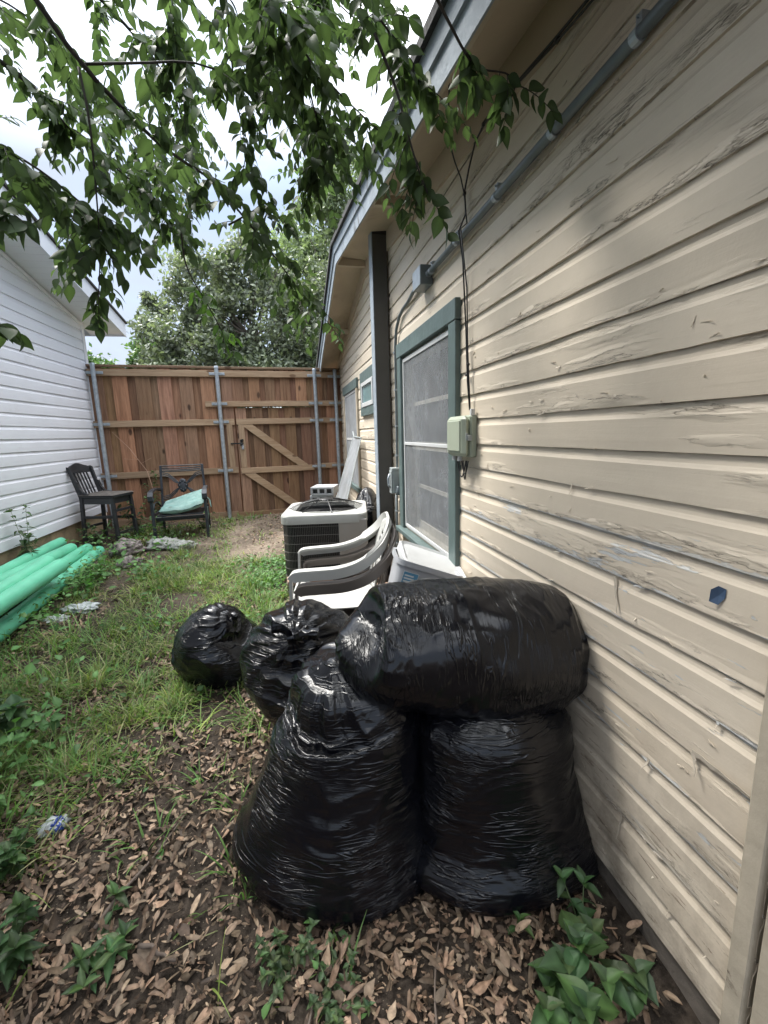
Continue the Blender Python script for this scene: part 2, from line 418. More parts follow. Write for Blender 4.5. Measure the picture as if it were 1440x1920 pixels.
# ================================================================== right house
house = thing('house', 'tan clapboard house with peeling paint along the right side of the yard', 'house', (0.95, .6, 0))
def hobj(name, mb, mat, par=None, **k):
    """part of the house; geometry is given in world coordinates"""
    o = obj(name, mb, mat, par or house, **k); o.matrix_parent_inverse = (par or house).matrix_world.inverted(); return o
bpy.context.view_layer.update()
XW = .95; BP = .1253; BZ = .05
def frieze(y): return np.where(np.asarray(y) < 5.1, 2.89+.118*(np.asarray(y)-1.56), 3.308-.215*(np.asarray(y)-5.1))
wins = [(2.46, 3.54, .70, 2.09), (4.72, 5.40, 1.80, 2.11), (5.93, 7.12, .78, 2.10)]
ys = np.arange(.60, 9.01, .04); 
for w_ in wins: ys = np.append(ys, [w_[0], w_[1]])
ys = np.unique(np.round(ys, 3))
prof = [(.0105, 0), (.0, .0012), (-.0005, .03), (.0, .06), (.0003, .090), (.003, .095), (.0062, .102), (.0080, .111), (.0085, .1252)]
rows = []; rz = []
for k in range(0, 27):
    for dx, dz in prof: rows.append((k, dx, dz))
nr = len(rows); V = np.zeros((nr, len(ys), 3))
for i, (k, dx, dz) in enumerate(rows):
    wob = (noise3(ys*1.7, k*3.1, 0, 3)-.5)*.006*(1 if dz < .09 else .3) + (noise3(ys*9, k*5.3, 1, 4)-.5)*.0012
    lip = (noise3(ys*2.3, k*7.7, 2, 8)-.5)*.004*(1 if dz < .01 else 0) + (noise3(ys*14, k*2.7, 2, 8)-.5)*.0022*(1 if dz < .01 else 0)
    V[i, :, 0] = XW+dx+wob; V[i, :, 1] = ys; V[i, :, 2] = np.minimum(BZ+k*BP+dz+lip+(ys*0.0), frieze(ys)-.05)
F = grid_faces(nr, len(ys))
VC = V.reshape(-1, 3); cen = VC[F].mean(1)
keep = np.ones(len(F), bool)
for a, b, c_, d in wins:
    keep &= ~((cen[:, 1] > a) & (cen[:, 1] < b) & (cen[:, 2] > c_) & (cen[:, 2] < d))
ext = VC[F][:, :, 2].max(1)-VC[F][:, :, 2].min(1); ex2 = VC[F][:, :, 0].max(1)-VC[F][:, :, 0].min(1)
keep &= (ext+ex2 > 1e-4)
wall = npmesh('siding', VC, F[keep], M_paint, house, False); wall.matrix_parent_inverse = house.matrix_world.inverted()
wall['label'] = 'beige lap boards with cracked and flaking paint'
# stud wall behind the boards, round the openings
mb = MB()
yb = [.6, 2.46, 3.54, 4.72, 5.40, 5.93, 7.12, 9.0]
for i in range(7):
    a, b = yb[i], yb[i+1]
    tz = float(min(frieze(a), frieze(b)))-.06
    hit = [w_ for w_ in wins if abs(w_[0]-a) < .01]
    if hit: mb.bb((.975, a, -.2), (1.07, b, hit[0][2])); mb.bb((.975, a, hit[0][3]), (1.07, b, tz))
    else: mb.bb((.975, a, -.2), (1.07, b, tz))
hobj('sheathing', mb, M_conc)
mb = MB(); mb.bb((.972, .3, -.3), (1.10, 9, .052)); hobj('foundation', mb, M_conc)
# corner boards at the near end
mb = MB(); mb.bb((.932, .602, -.02), (.972, .645, 2.78), .003); o = hobj('corner_board', mb, M_corner)
mb = MB(); mb.bb((.940, .30, -.12), (.975, .590, 2.74), .004); hobj('end_board', mb, M_corner)
mb = MB(); mb.bb((1.0, .3, -.2), (4.5, .42, 2.7)); hobj('end_wall', mb, M_trimtan)
# rake: frieze board, soffit, fascia, roof
def fl_(y): return np.where(np.asarray(y) < 4.95, 2.70+.165*(np.asarray(y)-1.65), 3.245-.265*(np.asarray(y)-4.95))
yy = [.2, .8, 1.5, 2.2, 2.9, 3.6, 4.3, 4.95, 5.1, 5.8, 6.5, 7.3, 8.1, 9.0]
def strip(mb, f1, f2, x1, x2, th=None):
    """sheet between (x1,f1(y)) and (x2,f2(y))"""
    vs = []; 
    for y in yy: vs += [(x1, y, float(f1(y))), (x2, y, float(f2(y)))]
    mb.add(vs, [(2*i, 2*i+1, 2*i+3, 2*i+2) for i in range(len(yy)-1)])
mb = MB()
fb = lambda y: float(frieze(y))-.155; ft = lambda y: float(frieze(y))+.01
strip(mb, fb, ft, .934, .934); strip(mb, fb, fb, .934, .97)
hobj('frieze_board', mb, M_soffit)
mb = MB(); strip(mb, lambda y: float(fl_(y))+.075, lambda y: float(frieze(y)), .645, .95); hobj('soffit', mb, M_soffit)
fx0, fx1 = .618, .645
mb = MB()
strip(mb, fl_, lambda y: float(fl_(y))+.15, fx1, fx1); strip(mb, fl_, fl_, fx0+.006, fx1); hobj('fascia_back', mb, M_soffit)
mb = MB(); strip(mb, lambda y: float(fl_(y))-.006, lambda y: float(fl_(y))+.10, fx0, fx0-.004)
strip(mb, lambda y: float(fl_(y))-.006, lambda y: float(fl_(y))-.006, fx0, fx0+.008)
strip(mb, lambda y: float(fl_(y))+.088, lambda y: float(fl_(y))+.165, fx0-.016, fx0-.022); strip(mb, lambda y: float(fl_(y))+.088, lambda y: float(fl_(y))+.088, fx0-.016, fx0)
hobj('fascia', mb, M_fascia)
mb = MB()
rt = lambda y: float(fl_(y))+.195; rb = lambda y: float(fl_(y))+.160
rh = lambda y: max(rb(y), float(frieze(y))+.07)
strip(mb, rb, rh, fx0-.045, 1.02); strip(mb, rh, rh, 1.02, 5.5); strip(mb, rt, lambda y: rh(y)+.035, fx0-.047, 1.02); strip(mb, lambda y: rh(y)+.035, lambda y: rh(y)+.035, 1.02, 5.5); strip(mb, rb, rt, fx0-.045, fx0-.047)
hobj('roof', mb, M_roof)
for y in (1.1, 3.05, 4.98, 6.4): mb = MB(); mb.bb((.646, y-.02, float(fl_(y))-.005), (.934, y+.02, float(fl_(y))+.06), .003); hobj('lookout', mb, M_soffit)

# ---- peeled paint curls and splinters that stand off the boards
mb = MB()
def curl(y, z, L, w_, ang, lift, seed):
    rr = random.Random(seed); n = 7; vs = []; fs = []
    dy, dz = math.cos(ang), math.sin(ang)
    for i in range(n):
        s = i/(n-1); ww = w_*(1-.75*s)*(.8+.4*rr.random()); x = XW-.002-lift*s*s; j = (rr.random()-.5)*w_*.4
        cy, cz = y+dy*L*s+j*-dz, z+dz*L*s+j*dy
        vs += [(x, cy-dz*ww/2, cz+dy*ww/2), (x-.002*s, cy+dz*ww/2, cz-dy*ww/2)]
    vs += [(a+.0015, b, c_) for a, b, c_ in vs]; m = 2*n
    for i in range(n-1):
        fs += [(2*i, 2*i+1, 2*i+3, 2*i+2), (m+2*i, m+2*i+2, m+2*i+3, m+2*i+1), (2*i, 2*i+2, m+2*i+2, m+2*i), (2*i+1, m+2*i+1, m+2*i+3, 2*i+3)]
    mb.add(vs, fs)
rr = random.Random(5)
for i in range(620):
    k = rr.randrange(-1, 22); y = rr.uniform(.68, 5.6); z = BZ+k*BP+rr.choice([.002, .004, .01, .03, .05, .07])+rr.uniform(-.003, .003)
    if z < .08 or z > 2.6 or (z > 1.9 and rr.random() < .7) or any(a-.12 < y < b+.12 and c_-.15 < z < d+.12 for a, b, c_, d in wins): continue
    curl(y, z, rr.uniform(.008, .042), rr.uniform(.003, .009), rr.choice([0.1, 3.0, -.2, -1.4, 3.3]), rr.uniform(.002, .006), i)
o = hobj('paint_flakes', mb, M_paint); o['kind'] = 'stuff'
M_splin = simple('bare_splintered_wood', (.42, .37, .30), .8, var=.2, scale=40)
for a in ((1.105, 1.05, .11, .013, -1.85, .012, 1), (.80, .684, .15, .015, math.pi-.04, .008, 2), (.80, .682, .05, .012, -2.2, .02, 3), (1.01, .30, .085, .009, -1.6, .014, 4), (.925, .565, .035, .010, -1.4, .018, 8)):
    mb = MB(); curl(*a); hobj('splinter', mb, M_splin)

# ---- windows
M_sash = simple('dirty_cream_sash', (.42, .40, .34), .6, var=.15, scale=14, dirt=(.2, .18, .15), dirta=(.55, .75))
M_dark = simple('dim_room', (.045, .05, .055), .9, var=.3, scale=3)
M_curt = simple('grey_curtain', (.16, .17, .185), .9, var=.2, scale=4)
t = NT('window_glass'); t.set(col=(.05, .055, .06), rough=.06, spec=.6)
gl = t.n('ShaderNodeBsdfTransparent'); ms = t.n('ShaderNodeMixShader', {0: .55}); t.l(gl.outputs[0], ms.inputs[1]); t.l(t.p.outputs[0], ms.inputs[2]); t.l(ms.outputs[0], t.o.inputs[0]); M_glass = t.m
def screen_mat(name, col, dens):
    t = NT(name); v = t.pos(); n = t.noise(v, 7, 6, .7)
    t.set(col=t.mix(t.rng(n, .35, .75), tuple(x*.8 for x in col), tuple(x*1.25 for x in col)), rough=.8)
    tr = t.n('ShaderNodeBsdfTransparent'); ms = t.n('ShaderNodeMixShader'); t.l(t.rng(t.noise(t.pos((1, 1, .35)), 5, 6, .7), .3, .75, dens-.08, dens+.12), ms.inputs[0])
    t.l(tr.outputs[0], ms.inputs[1]); t.l(t.p.outputs[0], ms.inputs[2]); t.l(ms.outputs[0], t.o.inputs[0]); return t.m
M_screen = screen_mat('insect_screen', (.24, .255, .27), .50)
M_screen2 = screen_mat('dusty_screen', (.26, .275, .29), .66)

def window(y0, y1, z0, z1, full=True, trimw=.105):
    """y0..y1, z0..z1 = outer edge of the casing"""
    W = bpy.data.objects.new('window', None); COL.objects.link(W); W.parent = house; W.matrix_parent_inverse = house.matrix_world.inverted(); W.location = (XW, (y0+y1)/2, z0)
    bpy.context.view_layer.update()
    def wo(name, mb, mat, **k):
        o = obj(name, mb, mat, W, **k); o.matrix_parent_inverse = W.matrix_world.inverted(); return o
    x0, x1 = .921, .968
    return W, wo
W, wo = window(2.35, 3.65, .66, 2.19)
W['label'] = 'large window with green casing and dusty insect screen'
mb = MB(); 
mb.bb((.918, 2.345, 2.085), (.966, 3.655, 2.195), .004)
mb.bb((.921, 2.350, .70), (.966, 2.462, 2.083), .004); mb.bb((.921, 3.545, .70), (.966, 3.65, 2.083), .004)
wo('casing', mb, M_green)
mb = MB(); mb.bb((.885, 2.33, .655), (.975, 3.67, .697), .006); wo('sill', mb, M_green)
mb = MB(); mb.bb((.938, 2.36, .53), (.966, 3.64, .652), .004); wo('apron', mb, M_trimtan)
mb = MB()   # jambs of the box behind the screen
mb.bb((.966, 2.44, .69), (1.11, 2.468, 2.1)); mb.bb((.966, 3.532, .69), (1.11, 3.56, 2.1)); mb.bb((.966, 2.468, 2.07), (1.11, 3.532, 2.1)); mb.bb((.966, 2.468, .69), (1.11, 3.532, .712))
wo('jamb', mb, M_sash)
mb = MB()   # upper and lower wooden sash
for (za, zb, x) in ((1.36, 2.065, 1.005), (.715, 1.41, 1.04)):
    mb.bb((x, 2.47, za), (x+.032, 2.525, zb)); mb.bb((x, 3.475, za), (x+.032, 3.53, zb)); mb.bb((x, 2.526, zb-.05), (x+.032, 3.474, zb)); mb.bb((x, 2.526, za), (x+.032, 3.474, za+.06))
    zm = (za+zb)/2; mb.bb((x+.004, 2.526, zm-.014), (x+.028, 3.474, zm+.014))
wo('sash', mb, M_sash)
mb = MB(); mb.bb((1.018, 2.526, 1.42), (1.022, 3.474, 2.014)); mb.bb((1.054, 2.526, .776), (1.058, 3.474, 1.36)); wo('glass', mb, M_glass)
mb = MB(); 
vs = []; n = 60
for i in range(n):
    y = 2.47+1.06*i/(n-1); x = 1.13+.014*math.sin(i*1.7)+.008*math.sin(i*.6); vs += [(x, y, .7), (x, y, 2.1)]
mb.add(vs, [(2*i, 2*i+2, 2*i+3, 2*i+1) for i in range(n-1)]); wo('curtain', mb, M_curt, smooth=True)
mb = MB()
for a, b in (((.938, 2.470, .716), (.952, 2.492, 2.064)), ((.938, 3.508, .716), (.952, 3.530, 2.064)), ((.938, 2.493, 2.036), (.952, 3.507, 2.064)), ((.938, 2.493, .716), (.952, 3.507, .742)), ((.9385, 2.493, 1.395), (.9515, 3.507, 1.418))): mb.bb(a, b, .002)
sf = wo('screen_frame', mb, M_white)
mb = MB(); mb.add([(.945, 2.492, .742), (.945, 3.508, .742), (.945, 3.508, 2.036), (.945, 2.492, 2.036)], [(0, 1, 2, 3)]); wo('screen_mesh', mb, M_screen)

W, wo = window(4.62, 5.5, 1.72, 2.18)
W['label'] = 'small high window with green casing and white vinyl frame'
mb = MB(); mb.bb((.921, 4.60, 2.085), (.966, 5.52, 2.21), .004); mb.bb((.921, 4.60, 1.70), (.966, 5.52, 1.80), .004)
mb.bb((.922, 4.60, 1.80), (.966, 4.70, 2.085), .004); mb.bb((.922, 5.42, 1.80), (.966, 5.52, 2.085), .004); wo('casing', mb, M_green)
mb = MB()
for a, b in (((.914, 4.701, 1.801), (.95, 4.745, 2.084)), ((.914, 5.375, 1.801), (.95, 5.419, 2.084)), ((.914, 4.745, 2.04), (.95, 5.375, 2.084)), ((.914, 4.745, 1.801), (.95, 5.375, 1.85))): mb.bb(a, b, .003)
wo('frame', mb, M_white)
t = NT('pale_obscure_glass'); t.set(col=(.16, .26, .27), rough=.12, spec=.8); M_og = t.m
mb = MB(); mb.bb((.93, 4.745, 1.85), (.936, 5.375, 2.04)); wo('pane', mb, M_og)

W, wo = window(5.84, 7.22, .72, 2.2)
W['label'] = 'far window with grey screen and green head casing by the fence'
mb = MB(); mb.bb((.921, 5.83, 2.085), (.966, 7.23, 2.21), .004); wo('casing', mb, M_green)
mb = MB(); mb.bb((.905, 5.83, .70), (.966, 7.23, .765), .004); wo('sill', mb, M_green)
mb = MB(); mb.bb((.925, 5.84, .77), (.966, 5.93, 2.083), .004); wo('side_casing', mb, M_trimtan)
mb = MB(); mb.bb((.925, 7.13, .77), (.966, 7.22, 2.083), .004); wo('side_casing', mb, M_trimtan)
mb = MB()
for a, b in (((.938, 5.932, .77), (.955, 5.965, 2.083)), ((.938, 7.09, .77), (.955, 7.125, 2.083)), ((.938, 5.965, 2.05), (.955, 7.09, 2.083)), ((.9385, 5.965, 1.40), (.9545, 7.09, 1.43))): mb.bb(a, b, .002)
wo('screen_frame', mb, M_white)
mb = MB(); mb.bb((.944, 5.965, .77), (.947, 7.09, 2.05)); wo('screen_mesh', mb, M_screen2)
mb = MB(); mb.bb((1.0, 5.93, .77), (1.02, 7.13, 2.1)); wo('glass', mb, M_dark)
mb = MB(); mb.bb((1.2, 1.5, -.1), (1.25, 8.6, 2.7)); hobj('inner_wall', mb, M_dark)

# ---- things fixed to the wall
duct = thing('metal_duct', 'tall dark metal duct cover standing proud of the tan wall beyond the window', 'duct', (.87, 4.03, .54))
M_duct = simple('dark_bronze_metal', (.062, .06, .056), .5, .1, var=.12, scale=6, bump=.0006)
mb = MB(); mb.bb((-.058, -.065, 0), (.066, .065, 2.62), .003); obj('duct_body', mb, M_duct, duct)
mb = MB(); mb.bb((-.066, -.069, 0), (-.0585, .066, 2.645), .002); obj('left_face', mb, M_fascia, duct)  # left face of the duct, paler than its body
mb = MB(); mb.bb((-.0575, -.070, 2.60), (.066, .066, 2.648), .002)
for x in (-.045, .05): mb.tube([(x, -.074, 2.625), (x, -.069, 2.625)], .005, 8)
obj('top_cap', mb, M_black, duct)
mb = MB()
mb.tube([(.0, .0, 0), (.0, .0, -.18), (-.03, .02, -.42)], .022, 10); mb.tube([(.04, .0, 0), (.045, .0, -.2), (.02, .0, -.42)], .014, 8); obj('refrigerant_line', mb, M_black, duct, smooth=True)

cond = thing('electrical_conduit', 'long grey conduit pipe running along the tan wall and bending down beside the duct', 'conduit', (.92, 2.8, 2.455))
def loc(pts, o): return [(p[0]-o[0], p[1]-o[1], p[2]-o[2]) for p in pts]
CO = (.92, 2.8, 2.455)
mb = MB(); mb.tube(loc([(.922, .45, 2.455), (.922, 1.3, 2.457), (.921, 2.2, 2.455), (.921, 2.80, 2.455)], CO), .0165, 12); obj('upper_pipe', mb, M_greyp, cond, smooth=True)
mb = MB()
pts = [(.924, 2.98, 2.46), (.926, 3.15, 2.455), (.930, 3.3, 2.43), (.930, 3.45, 2.42), (.930, 3.57, 2.39), (.930, 3.67, 2.32), (.930, 3.715, 2.2), (.930, 3.72, 1.9), (.930, 3.735, 1.3), (.930, 3.745, 1.14)]
mb.tube(loc(pts, CO), .0125, 10); obj('lower_pipe', mb, M_greyp, cond, smooth=True)
mb = MB(); mb.tube(loc([(.930, 3.79, .95), (.930, 3.80, .7), (.932, 3.79, .35)], CO), .0125, 10); obj('bottom_pipe', mb, M_greyp, cond, smooth=True)
for y in (1.12, 1.48, 1.89, 2.33, 2.74):
    mb = MB(); mb.tube(loc([(.922, y-.012, 2.455), (.922, y+.012, 2.455)], CO), .0195, 14); mb.bb((.922-CO[0], y-.01-CO[1], .012), (.952-CO[0], y+.01-CO[1], .05)); mb.tube([(.94-CO[0], y-CO[1], .04), (.915-CO[0], y-CO[1], .042)], .004, 6); obj('strap', mb, M_galv, cond)
for z, y in ((2.15, 3.723), (1.85, 3.723), (1.55, 3.723), (1.3, 3.735), (.8, 3.797), (.5, 3.797)):
    mb = MB(); mb.box((.930-CO[0], y-CO[1], z-CO[2]), (.03, .034, .014)); obj('strap', mb, M_galv, cond)
mb = MB(); mb.bb((.872-CO[0], 2.80-CO[1], 2.395-CO[2]), (.952-CO[0], 2.97-CO[1], 2.51-CO[2]), .003); jb = obj('junction_box', mb, M_greyp, cond)
mb = MB(); mb.bb((.868-CO[0], 2.803-CO[1], 2.398-CO[2]), (.8718-CO[0], 2.967-CO[1], 2.507-CO[2])); obj('cover_plate', mb, M_galv, jb)
mb = MB(); mb.tube(loc([(.922, 2.78, 2.455), (.922, 2.802, 2.455)], CO), .021, 10); obj('coupling', mb, M_galv, cond)

ds = thing('disconnect_switch', 'small light grey electrical disconnect box with a lever next to the duct', 'switch box', (.95, 3.74, .97))
M_lg = simple('light_grey_enamel', (.30, .33, .33), .4, .1, var=.1, scale=10)
mb = MB(); mb.bb((-.075, -.045, .0), (0, .045, .215), .006); obj('case', mb, M_lg, ds)
mb = MB(); mb.bb((-.086, -.04, .0), (-.076, .04, .20), .004); mb.bb((-.08, -.05, .20), (.002, .048, .225), .004); obj('lid', mb, M_lg, ds)
mb = MB(); mb.tube([(-.088, .005, .05), (-.102, .005, .07), (-.105, .005, .13), (-.09, .005, .17)], .009, 8); obj('handle', mb, M_galv, ds, smooth=True)
mb = MB(); mb.lathe([(.024, -.03), (.026, 0), (.02, .02), (.016, .05)], (-.03, -.06, .02), 14); obj('fitting', mb, M_greyp, ds, smooth=True)

tb = thing('telephone_box', 'sage green plastic telephone box on the wall at the near edge of the window casing', 'utility box', (.95, 2.24, 1.36))
M_sage = simple('sage_plastic', (.33, .37, .29), .45, var=.07, scale=6, dirt=(.2, .2, .16), dirta=(.65, .85))
mb = MB(); mb.bb((-.035, -.115, 0), (0.004, .115, .215), .008); obj('back_case', mb, M_sage, tb)
mb = MB(); mb.bb((-.078, -.117, .004), (-.037, .117, .212), .018); mb.bb((-.085, -.09, .03), (-.076, .09, .19), .008); obj('cover', mb, M_sage, tb)
mb = MB(); mb.bb((-.055, -.128, .085), (-.03, -.114, .115), .003); mb.bb((-.062, -.122, .09), (-.05, -.114, .125), .002); obj('latch', mb, M_lg, tb)
mb = MB(); mb.bb((-.03, -.112, .212), (-.01, -.092, .245), .002); obj('cable_clip', mb, M_white, tb)
for y in (.08, 0): mb = MB(); mb.tube([(-.045, y, .003), (-.045, y, -.023)], .013, 10); obj('grommet', mb, M_white, tb)
mb = MB()
for a, b, d, rr_ in ((.06, -.06, .09, .0035), (-.02, -.07, .10, .003), (.0, -.09, .07, .003)):
    mb.tube([(-.035, a+(b-a)*s, -.02-d*math.sin(math.pi*s)*1.0) for s in np.linspace(0, 1, 12)], rr_, 6)
obj('looped_wire', mb, M_black, tb, smooth=True)

cb = MB()
def sag(p, q, d, n=8): return [tuple(p[i]+(q[i]-p[i])*s-(d*4*s*(1-s) if i == 2 else 0) for i in range(3)) for s in np.linspace(0, 1, n)]
cb.tube([(.928, .95, 2.64), (.928, 1.3, 2.685), (.928, 1.49, 2.715), (.929, 1.75, 2.77), (.93, 2.04, 2.81), (.93, 2.13, 2.79), (.93, 2.20, 2.72), (.93, 2.25, 2.65), (.935, 2.245, 2.55), (.90, 2.25, 2.47), (.93, 2.27, 2.35), (.935, 2.235, 2.0), (.925, 2.19, 1.75), (.93, 2.17, 1.60)], .0042, 6)
cb.tube([(.66, 1.75, 2.82), (.70, 1.85, 2.78), (.74, 1.98, 2.72), (.82, 2.1, 2.69), (.89, 2.2, 2.68), (.925, 2.245, 2.64), (.935, 2.23, 2.5), (.89, 2.20, 2.46), (.93, 2.215, 2.2), (.93, 2.20, 1.9), (.93, 2.165, 1.60)], .0036, 6)
cb.tube([(.927, .8, 2.66), (.927, 1.3, 2.70), (.927, 1.5, 2.73), (.928, 1.9, 2.80), (.93, 2.05, 2.82)], .005, 6)
for p in ((.93, 2.25, 2.64), (.93, 2.04, 2.81), (.93, 1.49, 2.72), (.932, 2.2, 1.83), (.932, 2.215, 1.78)): cb.box(p, (.012, .016, .012))
o = obj('cable', cb, M_black, smooth=True); tag(o, 'thin black cables hanging down the tan wall to the sage telephone box', 'cable')
mb = MB(); mb.add([(-.001, -.013, .019), (-.006, .002, .023), (-.013, .013, .012), (-.012, .016, -.018), (-.004, .0, -.022), (-.001, -.012, -.002), (-.002, .002, 0)], [(0, 1, 6), (1, 2, 6), (2, 3, 6), (3, 4, 6), (4, 5, 6), (5, 0, 6)])
vs = mb.v[:]; n = len(vs); mb.add([(a+.0012, b, c_) for a, b, c_ in vs], [(6, 1, 0), (6, 2, 1), (6, 3, 2), (6, 4, 3), (6, 5, 4), (6, 0, 5)])
o = obj('tape_scrap', mb, simple('blue_scrap', (.06, .10, .17), .5)); o.location = (.947, .772, 1.11); tag(o, 'small blue scrap stuck to the beige wall boards above the trash bags', 'scrap')

# ================================================================== left house
lh = thing('white_house', 'white vinyl sided house with gable eave along the left side of the yard', 'house', (-2.76, 7.38, .2))
LA = .02266
lh.rotation_euler = (0, 0, -LA); bpy.context.view_layer.update()   # local +y runs away along the wall, local +x points into the yard
def lobj(name, mb, mat, **k): return obj(name, mb, mat, lh, **k)
LZ = .24                                                            # bottom of the siding in local z (world .44)
def gab(y): return 3.17-.2-.20*y                                    # gable line, local
mb = MB(); ysl = [-10.0+.25*i for i in range(41)]
lp = [(-.016, 0), (0, .001), (.001, .05), (.0, .098), (-.006, .106), (-.011, .118), (-.0135, .1374)]
rws = [(k, dx, dz) for k in range(40) for dx, dz in lp]
V = np.zeros((len(rws), len(ysl), 3)); ya = np.array(ysl)
for i, (k, dx, dz) in enumerate(rws):
    V[i, :, 0] = dx+(noise3(ya*1.3, k*2.1, 0, 31)-.5)*.006; V[i, :, 1] = ya; V[i, :, 2] = np.minimum(LZ+k*.1375+dz, gab(ya)+.02)
FF = grid_faces(len(rws), len(ysl)); VC = V.reshape(-1, 3); e = np.ptp(VC[FF][:, :, 2], axis=1)+np.ptp(VC[FF][:, :, 0], axis=1)
npmesh('vinyl_siding', VC, FF[e > 1e-4], M_vinyl, lh)
mb = MB(); mb.bb((-.22, -10, -.5), (-.03, -.02, LZ+.02)); lobj('foundation', mb, simple('tan_footing', (.30, .23, .14), .9, var=.2, scale=7, bump=.006, dirt=(.14, .11, .07), dirta=(.5, .7)))
mb = MB(); mb.bb((-.05, -.005, LZ-.02), (.012, .075, 2.99), .004); mb.bb((-.06, .05, LZ-.02), (-.02, .09, 2.99)); lobj('corner_trim', mb, M_vinyl)
mb = MB(); mb.bb((-4, .02, -.3), (-.04, .06, 2.95)); lobj('rear_wall', mb, M_vinyl)
# rake soffit (grooved panels), rake fascia, eave soffit, roof
def rake(y): return gab(y)
mb = MB(); y = .42; i = 0
while y > -9.8:
    y2 = y-.125; z1, z2 = rake(y), rake(y2)
    mb.add([(-.05, y, z1-.0), (.43, y, z1), (.43, y2+.012, z2-.0005), (-.05, y2+.012, z2)], [(0, 1, 2, 3)])
    mb.add([(-.05, y2+.012, z2), (.43, y2+.012, z2), (.43, y2+.006, z2+.008), (-.05, y2+.006, z2+.008), (-.05, y2, z2), (.43, y2, z2)], [(0, 1, 2, 3), (3, 2, 5, 4)])
    y = y2
lobj('soffit', mb, M_vinyl)
mb = MB(); mb.add([(a, y, rake(y)+dz) for y in (.44, -9.8) for a, dz in ((.43, -.03), (.45, -.03), (.45, .17), (.43, .17))], [(0, 4, 5, 1), (1, 5, 6, 2), (2, 6, 7, 3), (0, 1, 2, 3)])
mb.add([(-3, .42, rake(.42)-.03), (.449, .42, rake(.42)-.03), (.449, .42, rake(.42)+.15), (-3, .42, rake(.42)+.15)], [(0, 1, 2, 3)])
lobj('fascia', mb, simple('white_metal_fascia', (.66, .69, .76), .35, var=.04))
mb = MB(); mb.add([(-.03, y, rake(y)+dz-.015) for y in (0.0, -9.8) for dz in (-.045, 0)]+[(.016, y, rake(y)+dz-.015) for y in (0.0, -9.8) for dz in (-.045, 0)], [(0, 1, 3, 2), (4, 6, 7, 5), (0, 2, 6, 4), (0, 4, 5, 1)])
lobj('rake_channel', mb, M_vinyl)
mb = MB(); mb.add([(a, y, rake(y)+dz) for y in (.47, -9.8) for a, dz in ((-4, .172), (.475, .172), (.475, .196), (-4, .20))], [(0, 4, 5, 1), (1, 5, 6, 2), (2, 6, 7, 3), (0, 1, 2, 3)])
lobj('roof', mb, M_roof)

# ================================================================== fence
M_cedar = wood_mat('stained_cedar', (.185, .102, .062), (.36, .215, .135), 2, (.03, .016, .011))
M_rail = wood_mat('treated_pine_rail', (.27, .18, .115), (.40, .29, .20), 0, (.11, .06, .035))
FR = math.atan2(.095, .9955)
fence = thing('wooden_fence', 'tall brown board fence with gate and galvanised posts closing the yard', 'fence', (-1.15, 7.53, 0), FR)
def fx(X): return (X+1.15)/.9955
def fobj(name, mb, mat, par=None, **k): return obj(name, mb, mat, par or fence, **k)
def boards(mb, x0, x1, z0, z1, wf, wr, seed, front_first=True):
    rr = random.Random(seed); x = x0; front = front_first; cols = []
    if mb.c is None: mb.c = []
    while x < x1-.01:
        w_ = (wf if front else wr)*rr.uniform(.92, 1.08); xe = min(x+w_, x1)
        a, b = (x-.004, xe+.004) if front else (x-.03, xe+.03)
        yb_ = .022 if front else .052
        n0 = len(mb.v); tl = rr.uniform(-.004, .004)
        mb.bb((a, yb_-.017, z0), (b, yb_, z1+rr.uniform(-.006, .006)), .002)
        g = rr.uniform(.62, 1.25); cc = (g*rr.uniform(.95, 1.08), g*rr.uniform(.93, 1.05), g*rr.uniform(.88, 1.1), 1)
        if not front: cc = tuple(v_*.8 for v_ in cc[:3])+(1,)  # shade of the recess put into the tint of the back boards
        mb.c += [cc]*(len(mb.v)-n0); x = xe; front = not front
def plank(mb, a, b, tint=None, rr=random.Random(3)):
    if mb.c is None: mb.c = []
    n0 = len(mb.v); mb.bb(a, b, .003); g = rr.uniform(.85, 1.15); mb.c += [tint or (g, g, g*.97, 1)]*(len(mb.v)-n0)
L0, L1 = fx(-2.76), fx(.945); GL, GR = fx(-.79), fx(.44)
mb = MB(); boards(mb, L0, fx(-.80), .17, 2.55, .195, .115, 1); boards(mb, fx(-.80), L1, 1.965, 2.55, .155, .10, 2); boards(mb, GR+.006, L1, .15, 1.985, .155, .10, 4)
mb.bb((fx(-.83), .044, .1), (fx(-.74), .06, 1.98)); mb.c += [(.6, .55, .5, 1)]*(len(mb.v)-len(mb.c)); fobj('board_panel', mb, M_cedar)
mb = MB(); plank(mb, (L0, -.018, 2.555), (fx(-1.3), .05, 2.59), (.55, .5, .5, 1)); plank(mb, (fx(-1.298), -.018, 2.552), (L1, .05, 2.586), (.5, .48, .46, 1)); fobj('cap_board', mb, M_rail)
for a, b, z, h, nm in ((L0, L1, 2.475, .095, 'rail'), (fx(-1.21), L1, 2.015, .085, 'rail'), (L0, fx(-.80), 1.735, .095, 'rail'), (GR+.01, L1, 1.735, .085, 'rail'), (L0, fx(-.80), .965, .095, 'rail'), (GR+.01, L1, .965, .085, 'rail')):
    mb = MB(); plank(mb, (a, -.036, z-h/2), (b, .0045, z+h/2)); fobj(nm, mb, M_rail)
M_rail2 = wood_mat('treated_pine_upright', (.27, .18, .115), (.40, .29, .20), 2, (.11, .06, .035))
mb = MB(); plank(mb, (fx(-.93), -.036, 1.013), (fx(-.84), .0045, 1.686)); fobj('latch_post', mb, M_rail2)
